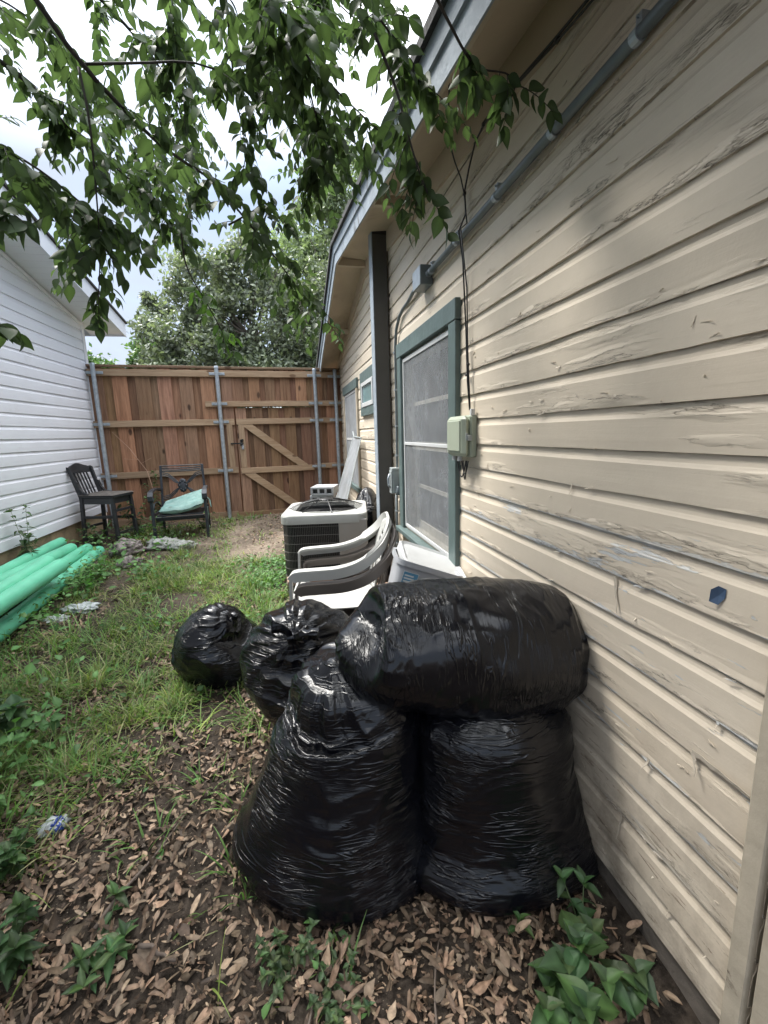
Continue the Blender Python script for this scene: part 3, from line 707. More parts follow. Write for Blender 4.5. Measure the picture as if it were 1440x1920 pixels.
mb = MB(); plank(mb, (L0, -.02, .06), (fx(-.86), .004, .285), (.75, .72, .7, 1)); plank(mb, (fx(-.855), -.02, .06), (L1, .004, .262), (.7, .62, .55, 1)); fobj('kickboard', mb, M_rail)
gt = bpy.data.objects.new('gate', None); COL.objects.link(gt); gt.parent = fence; gt.location = (GR, 0, .27)
def go(name, mb, mat): o = obj(name, mb, mat, gt); o.location = (-GR, 0, -.27); return o
mb = MB(); boards(mb, GL+.018, GR-.004, .20, 1.955, .155, .10, 9); go('board_panel', mb, M_cedar)
mb = MB(); plank(mb, (GL+.015, -.037, 1.69), (GR-.006, .0045, 1.78)); go('rail', mb, M_rail)
mb = MB(); plank(mb, (GL+.03, -.037, .90), (GR-.006, .0045, .99)); go('rail', mb, M_rail)
mb = MB(); plank(mb, (GL+.04, -.037, .993), (GL+.13, .0045, 1.687)); go('stile', mb, M_rail2)
def brace(p, q, zlo, zhi):
    mb = MB(); (xa, za), (xb, zb) = p, q; d = Vector((xb-xa, 0, zb-za)).normalized(); nn = Vector((-d.z, 0, d.x))*.055
    # parallelogram clipped flat against the rails
    def at(z, off): s = (z-za-nn.z*off)/d.z; return (xa+nn.x*off+d.x*s, z)
    poly = [at(zhi, 1), at(zhi, -1), at(zlo, -1), at(zlo, 1)]
    mb.prism(poly, 1, -.034, .0045); mb.c = [(1.05, 1.05, 1.0, 1)]*len(mb.v); return mb
go('brace', brace((GL+.17, 1.687), (GR-.20, 1.0), .993, 1.687), M_rail)
go('brace', brace((GL+.16, .897), (GL+.72, .45), .30, .897), M_rail)
mb = MB(); mb.box((GL-.02, -.045, 1.39), (.15, .014, .022)); mb.box((GL+.07, -.044, 1.40), (.04, .012, .10)); mb.tube([(GL+.03, -.05, 1.39), (GL+.10, -.055, 1.39)], .008, 8); mb.lathe([(.018, 0), (.02, .02), (.006, .03)], (GL+.085, -.055, 1.43), 10); go('latch', mb, M_black)
mb = MB(); mb.box((GL+.085, -.058, 1.315), (.035, .02, .045), None, .004); mb.tube([(GL+.073, -.058, 1.335), (GL+.075, -.058, 1.36), (GL+.095, -.058, 1.36), (GL+.097, -.058, 1.335)], .004, 6); go('padlock', mb, M_galv)
def fpost(X, z0, z1, zs):
    x = fx(X); mb = MB(); mb.tube([(x, -.078, z0), (x, -.078, z1-.02)], .030, 16); mb.lathe([(.032, -.03), (.0325, -.005), (.026, .008), (.0, .012)], (x, -.078, z1-.01), 16, False)
    o = fobj('post', mb, M_galv, smooth=False, auto=40)
    for z in zs:
        mb = MB(); mb.tube([(x, -.078, z-.022), (x, -.078, z+.022)], .034, 16); mb.bb((x-.115, -.0475, z-.02), (x-.02, -.0385, z+.02), .002); mb.bb((x+.02, -.0475, z-.02), (x+.115, -.0385, z+.02), .002)
        for s in (-.085, .085): mb.tube([(x+s, -.053, z), (x+s, -.047, z)], .008, 6)
        obj('bracket', mb, M_galv, o)
fpost(-2.66, .05, 2.60, (2.47, 1.735, .965)); fpost(-1.00, .12, 2.585, (2.47, 2.015, 1.735, .965)); fpost(.51, .1, 2.57, (2.46, 2.015, 1.735, .965)); fpost(.85, .1, 2.56, (2.45, 2.015, 1.735, .965))

# ================================================================== chairs by the fence
bc = thing('bar_chair', 'tall black wooden chair with slatted back standing against the white siding', 'chair', (-2.385, 6.45, .14), R(-18))
H = .66
mb = MB(); mb.bb((-.245, -.205, H-.035), (.245, .205, H), .012)
mb2 = MB(); n = 14; vs = []
for i in range(n+1):
    for j in range(n+1):
        x = -.25+.5*i/n; y = -.21+.42*j/n; e = min(1, min(i, n-i, j, n-j)/1.5); vs.append((x, y, H+.004+.014*e+.010*float(noise3(x*14, y*14, 0, 3))*e))
mb2.add(vs, [(i*(n+1)+j, (i+1)*(n+1)+j, (i+1)*(n+1)+j+1, i*(n+1)+j+1) for i in range(n) for j in range(n)])
obj('seat', mb, M_blackm, bc); obj('seat_pad', mb2, simple('cracked_brown_vinyl', (.10, .09, .08), .6, var=.5, scale=30, bump=.004), bc, smooth=True)
for sx in (-1, 1):
    for sy in (-1, 1):
        mb = MB()
        if sx > 0: mb.bar((sx*.205, sy*.175, H-.03), (sx*.225, sy*.185, 0), .042, .042, (0, 1, 0), .004)
        else:
            mb.bar((-.215, sy*.18, H-.02), (-.245, sy*.19, 0), .045, .036, (0, 1, 0), .004); mb.bar((-.215, sy*.18, H-.04), (-.33, sy*.185, H+.36), .048, .030, (0, 1, 0), .004)
            mb.ribbon([(-.10, sy*.185, H+.005), (-.17, sy*.185, H+.03), (-.22, sy*.185, H+.09), (-.245, sy*.185, H+.17)], .03, .028, (0, 1, 0))
        obj('leg', mb, M_blackm, bc)
mb = MB()
mb.bb((-.21, .168, H-.11), (.19, .188, H-.036)); mb.bb((-.21, -.188, H-.11), (.19, -.168, H-.036)); mb.bb((.185, -.165, H-.11), (.205, .165, H-.036)); mb.bb((-.235, -.165, H-.11), (-.215, .165, H-.036)); obj('apron', mb, M_blackm, bc)
for z, y in ((.36, -.182), (.30, .182)):
    mb = MB(); mb.bb((-.225, y-.011, z), (.21, y+.011, z+.034), .003); obj('stretcher', mb, M_blackm, bc)
for x, z in ((.215, .14), (.212, .44), (-.232, .22)):
    mb = MB(); mb.bb((x-.011, -.165, z), (x+.011, .165, z+.034), .003); obj('stretcher', mb, M_blackm, bc)
mb = MB(); ny = 12; vs = []
for i in range(ny+1):
    y = -.20+.40*i/ny; s = abs(y)/.2; xx = -.325-.03*(1-s*s); zt = H+.385+.02*math.cos(s*math.pi*1.3)+(.012 if s < .75 else 0)
    vs += [(xx-.012, y, H+.285), (xx+.012, y, H+.285), (xx-.005, y, zt), (xx-.027, y, zt)]
fs = [(0, 1, 2, 3), (ny*4+3, ny*4+2, ny*4+1, ny*4)]
for i in range(ny):
    for k in range(4): k2 = (k+1) % 4; fs.append((i*4+k, i*4+4+k, i*4+4+k2, i*4+k2))
mb.add(vs, fs); obj('top_rail', mb, M_blackm, bc, auto=35)
for i in range(5):
    mb = MB(); y = -.105+.0525*i; mb.bar((-.235, y, H-.01), (-.335, y, H+.30), .020, .012, (0, 1, 0), .002); obj('slat', mb, M_blackm, bc)

pc = thing('patio_armchair', 'low dark metal patio armchair with ornate back in front of the fence', 'chair', (-1.47, 6.46, .145), R(5))
M_cast = simple('charcoal_cast_metal', (.032, .036, .044), .42, .3, var=.25, scale=20, bump=.001, dirt=(.10, .11, .12), dirta=(.62, .8))
mb = MB(); mb.bb((-.28, -.27, .345), (.28, .25, .365), .004)
for i in range(5): mb.tube([(-.30, -.275+.012*i, .335-.012*i), (.30, -.275+.012*i, .335-.012*i)], .009, 6)
obj('seat', mb, M_cast, pc)
mb = MB()
for sx in (-1, 1): mb.bar((sx*.29, .24, .30), (sx*.275, .35, .98), .032, .022, (0, 1, 0), .004)
def bkp(x, z): t_ = (z-.36)/.62; return (x, .255+.10*t_, z)
for z in (.972, .945, .92, .90): mb.tube([bkp(-.275+.005, z), bkp(-.1, z-.008 if z < .97 else z), bkp(.1, z-.008 if z < .97 else z), bkp(.27, z)], .0085, 6)
for z in (.42, .445, .47): mb.tube([bkp(-.28, z), bkp(-.1, z), bkp(.1, z), bkp(.28, z)], .009, 6)
for sx in (-1, 1):
    for o_ in range(3):
        e = o_*.022
        mb.tube([bkp(sx*.275, .89-e), bkp(sx*.18, .86-e), bkp(sx*.11, .79-e), bkp(sx*.06, .735-e*.4), bkp(sx*.02, .72)], .0075, 6)
        mb.tube([bkp(sx*.28, .50+e), bkp(sx*.18, .52+e), bkp(sx*.11, .58+e), bkp(sx*.06, .64+e*.4), bkp(sx*.02, .65)], .0075, 6)
obj('back_frame', mb, M_cast, pc)
mb = MB(); m_ = []
for i in range(7):
    th = math.pi*i/6; m_.append((.062*math.sin(th)*(1+.15*math.sin(5*th))+.001, -.10*math.cos(th)))
vs = []; 
for r0, z0 in m_:
    for k in range(14): a = 2*math.pi*k/14; p = bkp(r0*math.cos(a), .69+z0); vs.append((p[0], p[1]-.02+r0*.35*math.sin(a), p[2]))
mb.add(vs, [(i*14+k, i*14+(k+1) % 14, (i+1)*14+(k+1) % 14, (i+1)*14+k) for i in range(6) for k in range(14)])
for i in range(8):
    a = i*math.pi/4; c0 = bkp(.045*math.cos(a), .69+.07*math.sin(a)); mb.tube([(c0[0], c0[1]-.03, c0[2]), (c0[0]*1.0, c0[1]-.042, c0[2])], .016, 7)
obj('medallion', mb, M_cast, pc, smooth=True)
for sx in (-1, 1):
    mb = MB(); x = sx*.325
    mb.bar((x, -.27, .60), (x, -.27, 0), .038, .034, (0, 1, 0), .004); obj('leg', mb, M_cast, pc)
    mb = MB(); mb.bar((x*.93, .24, .40), (x*.93, .30, 0), .034, .030, (0, 1, 0), .004); obj('leg', mb, M_cast, pc)
    mb = MB(); pts = [(x*.93, .30, .64), (x*.96, .15, .675), (x, 0, .685), (x, -.17, .68), (x, -.27, .665), (x, -.315, .62), (x, -.315, .575), (x, -.285, .555)]
    mb.ribbon(pts, lambda i: .05+.012*(i > 3), .026, (1, 0, 0)); mb.tube([(x-.032, -.285, .585), (x+.032, -.285, .585)], .026, 10)
    mb.tube([(x, -.25, .40), (x, -.1, .50), (x, .1, .50), (x*.95, .24, .42)], .010, 6); mb.bar((x, -.27, .36), (x*.95, .26, .36), .025, .03)
    obj('arm', mb, M_cast, pc)
cu = thing('cushion', 'faded mint green cushion slumped on the dark patio armchair', 'cushion', (-1.44, 6.44, .145), R(5))
t = NT('faded_mint_fabric'); v = t.pos(); c = t.mix(t.rng(t.noise(v, 9, 6, .65), .35, .7), (.16, .29, .27), (.29, .41, .375)); c = t.mix(t.rng(t.noise(v, 16, 5, .7), .58, .68), c, (.13, .17, .15))
t.set(col=c, rough=.95, spec=.1); t.bump(t.noise(v, 60, 4), .004)
n = 26; vs = []; fs = []
for side in (1, -1):
    for i in range(n+1):
        for j in range(n+1):
            u, v_ = -1+2*i/n, -1+2*j/n; e = (1-abs(u)**6)*(1-abs(v_)**6); th = .056*max(e, 0)**.45
            x = .275*u; y = .255*v_-.02; lift = max(0, (u*.75+v_*.35+.35))**1.2*.10+max(0, v_)*.05
            z = .42+lift+side*th+float(noise3(u*3, v_*3, side, 6)-.5)*.018
            vs.append((x, y, z))
m = (n+1)**2
for q in (0, m):
    for i in range(n):
        for j in range(n): a = q+i*(n+1)+j; fs.append((a, a+n+1, a+n+2, a+1) if q == 0 else (a, a+1, a+n+2, a+n+1))
mb = MB(); mb.add(vs, fs); obj('cover', mb, t.m, cu, smooth=True)
mb = MB(); mb.ribbon([(.275, -.1, .50), (.305, -.12, .42), (.31, -.13, .32), (.30, -.16, .20), (.312, -.15, .14)], .035, .006, (0, 1, 0)); mb.ribbon([(.27, .1, .55), (.33, .02, .5), (.345, -.02, .40)], .05, .008, (0, 1, 0)); obj('torn_tie', mb, t.m, cu)

# ================================================================== air conditioner and around it
AX, AY, AZ = .33, 4.16, .02
ac = thing('air_conditioner', 'grey outdoor air conditioner unit with black fan grille beside the tan wall', 'air conditioner', (AX, AY, AZ), R(-9))
M_acw = simple('ac_light_grey', (.33, .335, .315), .5, var=.07, scale=8, dirt=(.24, .23, .20), dirta=(.56, .8))
M_acg = simple('ac_warm_grey', (.26, .245, .225), .5, var=.05, scale=8, dirt=(.16, .15, .14), dirta=(.6, .85))
M_acd = simple('grille_wire', (.12, .115, .105), .5, .2, var=.1)
def rrect(hx, hy, r, n=5, ch=None):
    pts = []
    for cx, cy, a0 in ((hx-r, hy-r, 0), (-hx+r, hy-r, 90), (-hx+r, -hy+r, 180), (hx-r, -hy+r, 270)):
        for i in range(n+1): a = R(a0+90*i/n); pts.append((cx+r*math.cos(a), cy+r*math.sin(a)))
    return pts
HX, HY, HZ = .375, .40, .79
mb = MB(); mb.prism(rrect(HX-.035, HY-.035, .09), 2, .04, HZ-.05); obj('coil', mb, simple('coil_fins', (.018, .017, .016), .6, .3, var=.4, scale=60), ac)
mb = MB(); per = rrect(HX-.008, HY-.008, .10, 6); seg = []
pts = []
for i in range(len(per)):
    a, b = Vector(per[i]), Vector(per[(i+1) % len(per)]); L = (b-a).length; m_ = max(1, int(round(L/.0155)))
    for k in range(m_): pts.append(a+(b-a)*k/m_)
pts = [p for p in pts if not (p.x > HX-.26 and p.y < -HY+.05) and not (p.x > HX-.03 and p.y < .2)]
for p in pts: mb.tube([(p.x, p.y, .05), (p.x, p.y, HZ-.06)], .0015, 4, False)
obj('grille', mb, M_acd, ac)
mb = MB()
for z in np.linspace(.09, HZ-.10, 9): mb.tube([(x, y, z) for x, y in rrect(HX-.005, HY-.005, .10, 6)], .0024, 5, False, True)
obj('guard_ring', mb, M_acd, ac)
mb = MB(); mb.bb((HX-.25, -HY-.002, .03), (HX+.0, -HY+.05, HZ-.045), .006); mb.bb((HX-.05, -HY+.051, .03), (HX+.001, .19, HZ-.045), .006); obj('service_panel', mb, M_acg, ac)
M_label = simple('dark_label', (.05, .06, .055), .5)
mb = MB()
for a, b in ((.40, .55), (.27, .37)): mb.bb((HX+.0015, -.30, a), (HX+.0035, -.16, b))
obj('rating_label', mb, simple('pale_label', (.30, .31, .29), .5), ac)
for grp in ((.53, .50, .475, .45, .425), (.35, .325, .30)):
    mb = MB()
    for a in grp: mb.bb((HX+.0037, -.285, a), (HX+.0045, -.175, a+.009))
    obj('label_print', mb, M_label, ac)
mb = MB(); top = rrect(HX+.006, HY+.006, .10, 6); lip = rrect(HX+.0, HY+.0, .10, 6)
nT = len(top); hole = [(.30*math.cos(2*math.pi*k/nT+.78/1), .30*math.sin(2*math.pi*k/nT+.78/1)) for k in range(nT)]
# align hole start with the first perimeter angle
a0 = math.atan2(top[0][1], top[0][0]); hole = []
for p in top: a = math.atan2(p[1]/HY, p[0]/HX); hole.append((.325*math.cos(a), .325*math.sin(a)))
vs = [(x, y, HZ-.075) for x, y in top]+[(x, y, HZ-.012) for x, y in top]+[(x*.985, y*.985, HZ) for x, y in top]+[(x*1.03, y*1.03, HZ+.012) for x, y in hole]+[(x, y, HZ-.02) for x, y in hole]
fs = []
for r0 in range(4):
    for k in range(nT): k2 = (k+1) % nT; fs.append((r0*nT+k, r0*nT+k2, (r0+1)*nT+k2, (r0+1)*nT+k))
mb.add(vs, fs); obj('top_cover', mb, M_acw, ac, auto=30)
mb = MB(); mb.lathe([(.0, HZ-.12), (.32, HZ-.12)], (0, 0, 0), 24, False); obj('fan_well', mb, M_black, ac)
mb = MB()
for k in range(4):
    a = k*math.pi/2+.3; d = Vector((math.cos(a), math.sin(a), 0)); e = Vector((-d.y, d.x, 0))
    mb.add([d*.06+e*-.03+Vector((0, 0, HZ-.06)), d*.06+e*.03+Vector((0, 0, HZ-.08)), d*.26+e*.10+Vector((0, 0, HZ-.09)), d*.27+e*-.06+Vector((0, 0, HZ-.05))], [(0, 1, 2, 3)])
mb.lathe([(.07, HZ-.11), (.07, HZ-.02)], (0, 0, 0), 16); obj('fan', mb, M_black, ac)
mb = MB()
def dome(r): return HZ+.014+.07*(1-(r/.33)**2)
for r in np.linspace(.05, .33, 21): mb.tube([(r*math.cos(a), r*math.sin(a), dome(r)) for a in np.linspace(0, 2*math.pi, 40, endpoint=False)], .0022, 4, False, True)
for k in range(8):
    a = k*math.pi/4+.2; mb.tube([(r*math.cos(a), r*math.sin(a), dome(r)+.003) for r in (.04, .12, .2, .28, .33)]+[(.35*math.cos(a), .35*math.sin(a), HZ+.012)], .0045, 5)
mb.lathe([(.0, .0), (.07, .0), (.06, .01), (0, .012)], (0, 0, dome(.03)-.004), 16, False); obj('fan_guard', mb, M_black, ac)
mb = MB(); mb.box((0, 0, .005), (HX*2.2, HY*2.2, .07), None, .01); obj('pad', mb, M_conc, ac)

for i, (x, y, z, rz, lab) in enumerate(((.39, 5.02, .83, -18, 'grey concrete block on top of the other behind the air conditioner'), (.37, 5.04, .735, -12, 'grey concrete block under the other behind the air conditioner'))):
    b = thing('cinder_block', lab, 'concrete block', (x, y, z), R(rz), 'stacked concrete blocks')
    mb = MB(); a, c_, h = .13, .145, .09
    mb.bb((-a, -c_+.0, 0), (a, -c_+.03, .02)); mb.bb((-a, -c_, h-.02), (a, -c_+.03, h)); 
    for k in range(4): xx = -a+(2*a-.022)*k/3; mb.bb((xx, -c_, .0203), (xx+.022, -c_+.03, h-.0203))
    mb.bb((-a, -c_+.0303, 0), (a, c_, h), .003); obj('block_body', mb, simple('pale_concrete', (.33, .335, .35), .9, var=.15, scale=30, bump=.003) if i == 0 else bpy.data.materials['pale_concrete'], b)
    mb = MB()
    for k in range(3): xx = -a+.022+(2*a-.022)*k/3; mb.bb((xx+.0, -c_+.029, .0203), (xx+(2*a-.022)/3-.022, -c_+.0301, h-.0203))
    obj('hollow_shade', mb, M_black, b)  # black panels stand in for the shade inside the hollows
mb = MB(); mb.bb((.22, 4.93, .1), (.52, 5.17, .735)); o = obj('crate_stand', mb, M_conc); tag(o, 'dark plinth behind the air conditioner carrying the concrete blocks', 'plinth')

ls = thing('window_screen', 'torn insect screen in thin frame leaning against the far window', 'window screen', (.93, 5.9, .15))
A = [Vector(p) for p in ((.905, 6.12, 1.46), (.905, 5.47, 1.44), (.56, 5.25, .30), (.50, 5.95, .30))]
o0 = Vector((.93, 5.9, .15)); mb = MB(); mb.add([p-o0 for p in A], [(0, 1, 2, 3)]); obj('mesh_panel', mb, M_screen2, ls)
mb = MB()
for i in range(1, 4): mb.bar(A[i]-o0, A[(i+1) % 4]-o0, .012, .008)
mb.tube([A[0]-o0+Vector((0, .02, .06)), A[0]*.7+A[1]*.3-o0+Vector((-.02, 0, .0)), A[1]-o0+Vector((0, 0, .0))], .010, 6); obj('frame', mb, M_lg, ls)
mb = MB(); p, q = A[0]*.5+A[3]*.5-o0, A[1]*.5+A[2]*.5-o0; mb.bar(A[0]*.25+A[3]*.75-o0, A[1]*.25+A[2]*.75-o0, .008, .004); obj('cross_bar', mb, M_lg, ls)

# ================================================================== trash bags
def cat(P, n):
    P = np.array(P, float); m = len(P); t = np.linspace(0, m-1, n); i = np.clip(t.astype(int), 0, m-2); f = (t-i)[:, None]
    g = lambda k: P[np.clip(k, 0, m-1)]
    p0, p1, p2, p3 = g(i-1), g(i), g(i+1), g(i+2)
    return .5*((2*p1)+(-p0+p2)*f+(2*p0-5*p1+4*p2-p3)*f*f+(-p0+3*p1-3*p2+p3)*f**3)
def ridge(x, y, z, s): return 1-np.abs(2*noise3(x, y, z, s)-1)
def bag(name, label, pts, rad, seed, e1, knot=1.0, fold=11, wr=.010, na=230, nl=240, side=1.0, pinch0=0.0, group='black trash bags piled against the wall', name_lying=False):
    """pts: axis, rad: (ra, rb) along e1 and e2, built from the bottom / far end to the tied end"""
    C = cat(pts, nl); Rr = np.maximum(cat(rad, nl), .0006); Rr[-1] = .0004; Rr[0] = .0004
    T = np.gradient(C, axis=0); T /= np.linalg.norm(T, axis=1)[:, None]
    e1 = np.array(e1, float); E1 = e1[None]-T*(T@e1)[:, None]; E1 /= np.linalg.norm(E1, axis=1)[:, None]; E2 = np.cross(T, E1)
    th = np.linspace(0, 2*np.pi, na, endpoint=False)
    s = np.concatenate([[0], np.cumsum(np.linalg.norm(np.diff(C, axis=0), axis=1))]); sn = s/s[-1]
    A, Sg = np.meshgrid(th, s, indexing='xy'); SN = np.meshgrid(th, sn, indexing='xy')[1]
    ca, sa = np.cos(A), np.sin(A)
    big = (fbm(ca*1.3+seed, sa*1.3, Sg*3.2, seed, 2)-.5)*.055
    wx = fbm(ca*1.6, sa*1.6, Sg*4+7, seed+5, 2)*3.0
    w1 = ridge(ca*1.5+wx*.25, sa*1.5, Sg*15+wx*1.3, seed+1)**3
    w2 = ridge(ca*2.6+3, sa*2.6+wx*.4, Sg*34+wx*1.6, seed+2)**5
    w3 = ridge(ca*5+3, sa*5+wx*.4, Sg*62+wx*2.2, seed+12)**4
    msk = np.clip(fbm(ca*1.2+4, sa*1.2, Sg*3, seed+3, 2)*2.6-.75, 0, 1)
    wr = wr*.62; d = big + wr*msk*(w1*.8+w2*.55)
    # crumples: coarse voronoi-like creases
    cr_ = ridge(ca*2.2+wx*.5, sa*2.2, Sg*7.5, seed+7)**4 + .6*ridge(ca*4.2, sa*4.2+wx*.4, Sg*13, seed+8)**4
    d += wr*.9*cr_*np.clip(fbm(ca+9, sa, Sg*2, seed+9, 2)*2-.6, 0, 1)
    # gathered folds running into the knot
    k = np.clip((SN-.58)/.42, 0, 1)**1.3*knot
    fo = np.cos(A*fold+wx*1.8+2.5*fbm(ca*2, sa*2, Sg*5, seed+4, 2))
    fo2 = ridge(ca*4.5+wx*.3, sa*4.5, Sg*2.5, seed+6)**2
    rr = Rr[:, 0][:, None]*np.ones_like(A)
    d = d*(1-.4*k) + k*(fo*.075+fo2*.14-.05)*np.minimum(rr*1.0, .2)
    k0 = np.clip((.22-SN)/.22, 0, 1)*pinch0
    d += k0*(np.cos(A*9+wx*2)*.10+fo2*.14)*np.minimum(rr, .15)
    sc = np.clip((rr-.0005)/.10, 0, 1)
    V = C[:, None, :] + E1[:, None, :]*((Rr[:, 0][:, None]+d*sc)*ca)[..., None] + E2[:, None, :]*((Rr[:, 1][:, None]+d*sc)*sa)[..., None]*side
    V = V.reshape(-1, 3)
    g = zg(V[:, 0], V[:, 1])-.012; low = V[:, 2] < g; V[low, 2] = g[low]
    hi = V[:, 0] > .942; V[hi, 0] = .942-(V[hi, 0]-.942)*.02
    F = grid_faces(nl, na, True)
    c0 = V[:na].mean(0); c1 = V[-na:].mean(0); base = V.min(0)
    loc_ = np.array([V[:, 0].mean(), V[:, 1].mean(), base[2]])
    o = npmesh(name, V-loc_, F, M_bag2 if name_lying else M_bag, None, True); o.location = loc_
    tag(o, label, 'trash bag', group)
    return o
bagA = bag('trash_bag', 'tall standing black trash bag at the left front of the pile', [(.10, 1.50, -.10), (.11, 1.47, .0), (.125, 1.46, .12), (.15, 1.46, .30), (.175, 1.46, .44), (.17, 1.46, .54), (.145, 1.44, .61), (.12, 1.42, .66), (.11, 1.41, .70), (.10, 1.40, .73)],
    [(.24, .18), (.40, .33), (.36, .31), (.305, .28), (.268, .25), (.24, .23), (.205, .20), (.155, .155), (.08, .08), (.012, .012)], 3, (1, 0, 0), knot=.8, fold=9, wr=.014)
bagB = bag('trash_bag', 'squat black trash bag standing against the tan wall at the right of the pile', [(.67, 1.31, -.10), (.68, 1.31, -.02), (.68, 1.32, .12), (.665, 1.33, .28), (.66, 1.33, .42), (.66, 1.33, .52), (.66, 1.33, .60), (.65, 1.33, .62)],
    [(.18, .16), (.38, .29), (.325, .255), (.295, .24), (.285, .235), (.26, .215), (.12, .12), (.01, .01)], 12, (1, 0, 0), knot=.15, fold=7, wr=.014)
bagP = bag('trash_bag', 'large stuffed black trash bag lying on top of the two standing bags', [(.965, 1.36, .685), (.958, 1.36, .69), (.94, 1.36, .692), (.88, 1.365, .70), (.72, 1.365, .725), (.54, 1.37, .755), (.40, 1.38, .775), (.275, 1.385, .79), (.22, 1.385, .80), (.195, 1.38, .815), (.19, 1.375, .83)],
    [(.05, .05), (.13, .13), (.185, .19), (.212, .225), (.225, .237), (.220, .234), (.210, .225), (.195, .208), (.165, .178), (.10, .11), (.01, .01)], 21, (0, 0, 1), knot=.16, fold=9, wr=.011, na=260, nl=260, pinch0=.12, name_lying=True)
bagC = bag('trash_bag', 'black trash bag with gathered twisted neck behind the tall standing bag', [(.10, 2.22, -.08), (.10, 2.18, .04), (.07, 2.13, .20), (.03, 2.08, .36), (.0, 2.03, .47), (-.02, 1.96, .545), (-.03, 1.91, .575), (-.032, 1.89, .59), (-.035, 1.875, .63)],
    [(.12, .12), (.235, .22), (.27, .26), (.295, .28), (.275, .26), (.19, .18), (.09, .085), (.022, .022), (.034, .030)], 31, (1, 0, 0), knot=1.25, fold=13, wr=.012)
bagD = bag('trash_bag', 'small crumpled black trash bag lowest and furthest left in the grass', [(-.53, 2.86, -.06), (-.52, 2.83, .03), (-.50, 2.80, .14), (-.485, 2.77, .26), (-.45, 2.74, .34), (-.41, 2.71, .375), (-.39, 2.70, .39), (-.375, 2.69, .43)],
    [(.10, .10), (.235, .20), (.27, .23), (.25, .22), (.17, .155), (.075, .07), (.02, .02), (.03, .03)], 44, (1, 0, 0), knot=1.1, fold=8, wr=.020, na=200, nl=200)
bagE = bag('trash_bag', 'black trash bag half hidden between the air conditioner and the far wall', [(.84, 4.86, .1), (.85, 4.86, .3), (.86, 4.85, .55), (.85, 4.85, .72), (.85, 4.85, .86), (.85, 4.85, .90)],
    [(.12, .16), (.14, .22), (.15, .24), (.13, .22), (.07, .10), (.01, .01)], 52, (1, 0, 0), knot=.8, fold=8, wr=.016, na=120, nl=110)
# twisted tails of plastic film
def film(name, parent, pts, w0, w1, seed, folds=5):
    C = cat(pts, 26); n = 18; vs = []; 
    T = np.gradient(C, axis=0); T /= np.linalg.norm(T, axis=1)[:, None]
    for i in range(26):
        a = np.cross(T[i], [.3, .5, .8]); a /= np.linalg.norm(a); b = np.cross(T[i], a); w_ = w0+(w1-w0)*(i/25)**.8
        for j in range(n):
            u = j/(n-1)-.5; vs.append(tuple(C[i]+a*u*w_+b*(math.sin(u*folds*6.28+seed)*.22*w_+(float(noise3(u*6, i*.3, seed, 2))-.5)*.02)))
    mb = MB(); mb.add(vs, [(i*n+j, i*n+j+1, i*n+n+j+1, i*n+n+j) for i in range(25) for j in range(n-1)])
    o = obj(name, mb, M_bag, parent, smooth=True); o.matrix_parent_inverse = Matrix.Translation(parent.location).inverted(); return o
0 and film('tied_corner', bagP, [(.20, 1.39, .95), (.18, 1.375, .975), (.165, 1.37, .99), (.15, 1.365, 1.005)], .05, .01, 1)
0 and film('tied_corner', bagP, [(.93, 1.20, .86), (.945, 1.16, .85), (.94, 1.14, .82), (.935, 1.14, .76)], .09, .02, 2)
film('neck_tail', bagC, [(-.03, 1.89, .59), (.0, 1.85, .625), (.04, 1.83, .64), (.08, 1.82, .635)], .02, .10, 3, 3)
film('neck_tail', bagC, [(-.03, 1.89, .59), (-.05, 1.88, .63), (-.08, 1.88, .66), (-.12, 1.88, .665)], .02, .09, 8, 3)
0 and film('loose_skirt', bagA, [(.34, 1.30, .02), (.40, 1.24, -.03), (.43, 1.19, -.06), (.45, 1.15, -.08)], .22, .10, 4)
0 and film('loose_skirt', bagB, [(.84, 1.08, .02), (.90, 1.03, -.02), (.925, .99, -.05), (.93, .96, -.06)], .16, .08, 6)
0 and film('loose_skirt', bagA, [(-.16, 1.38, .08), (-.23, 1.36, .02), (-.28, 1.35, -.03), (-.31, 1.35, -.05)], .16, .06, 5)

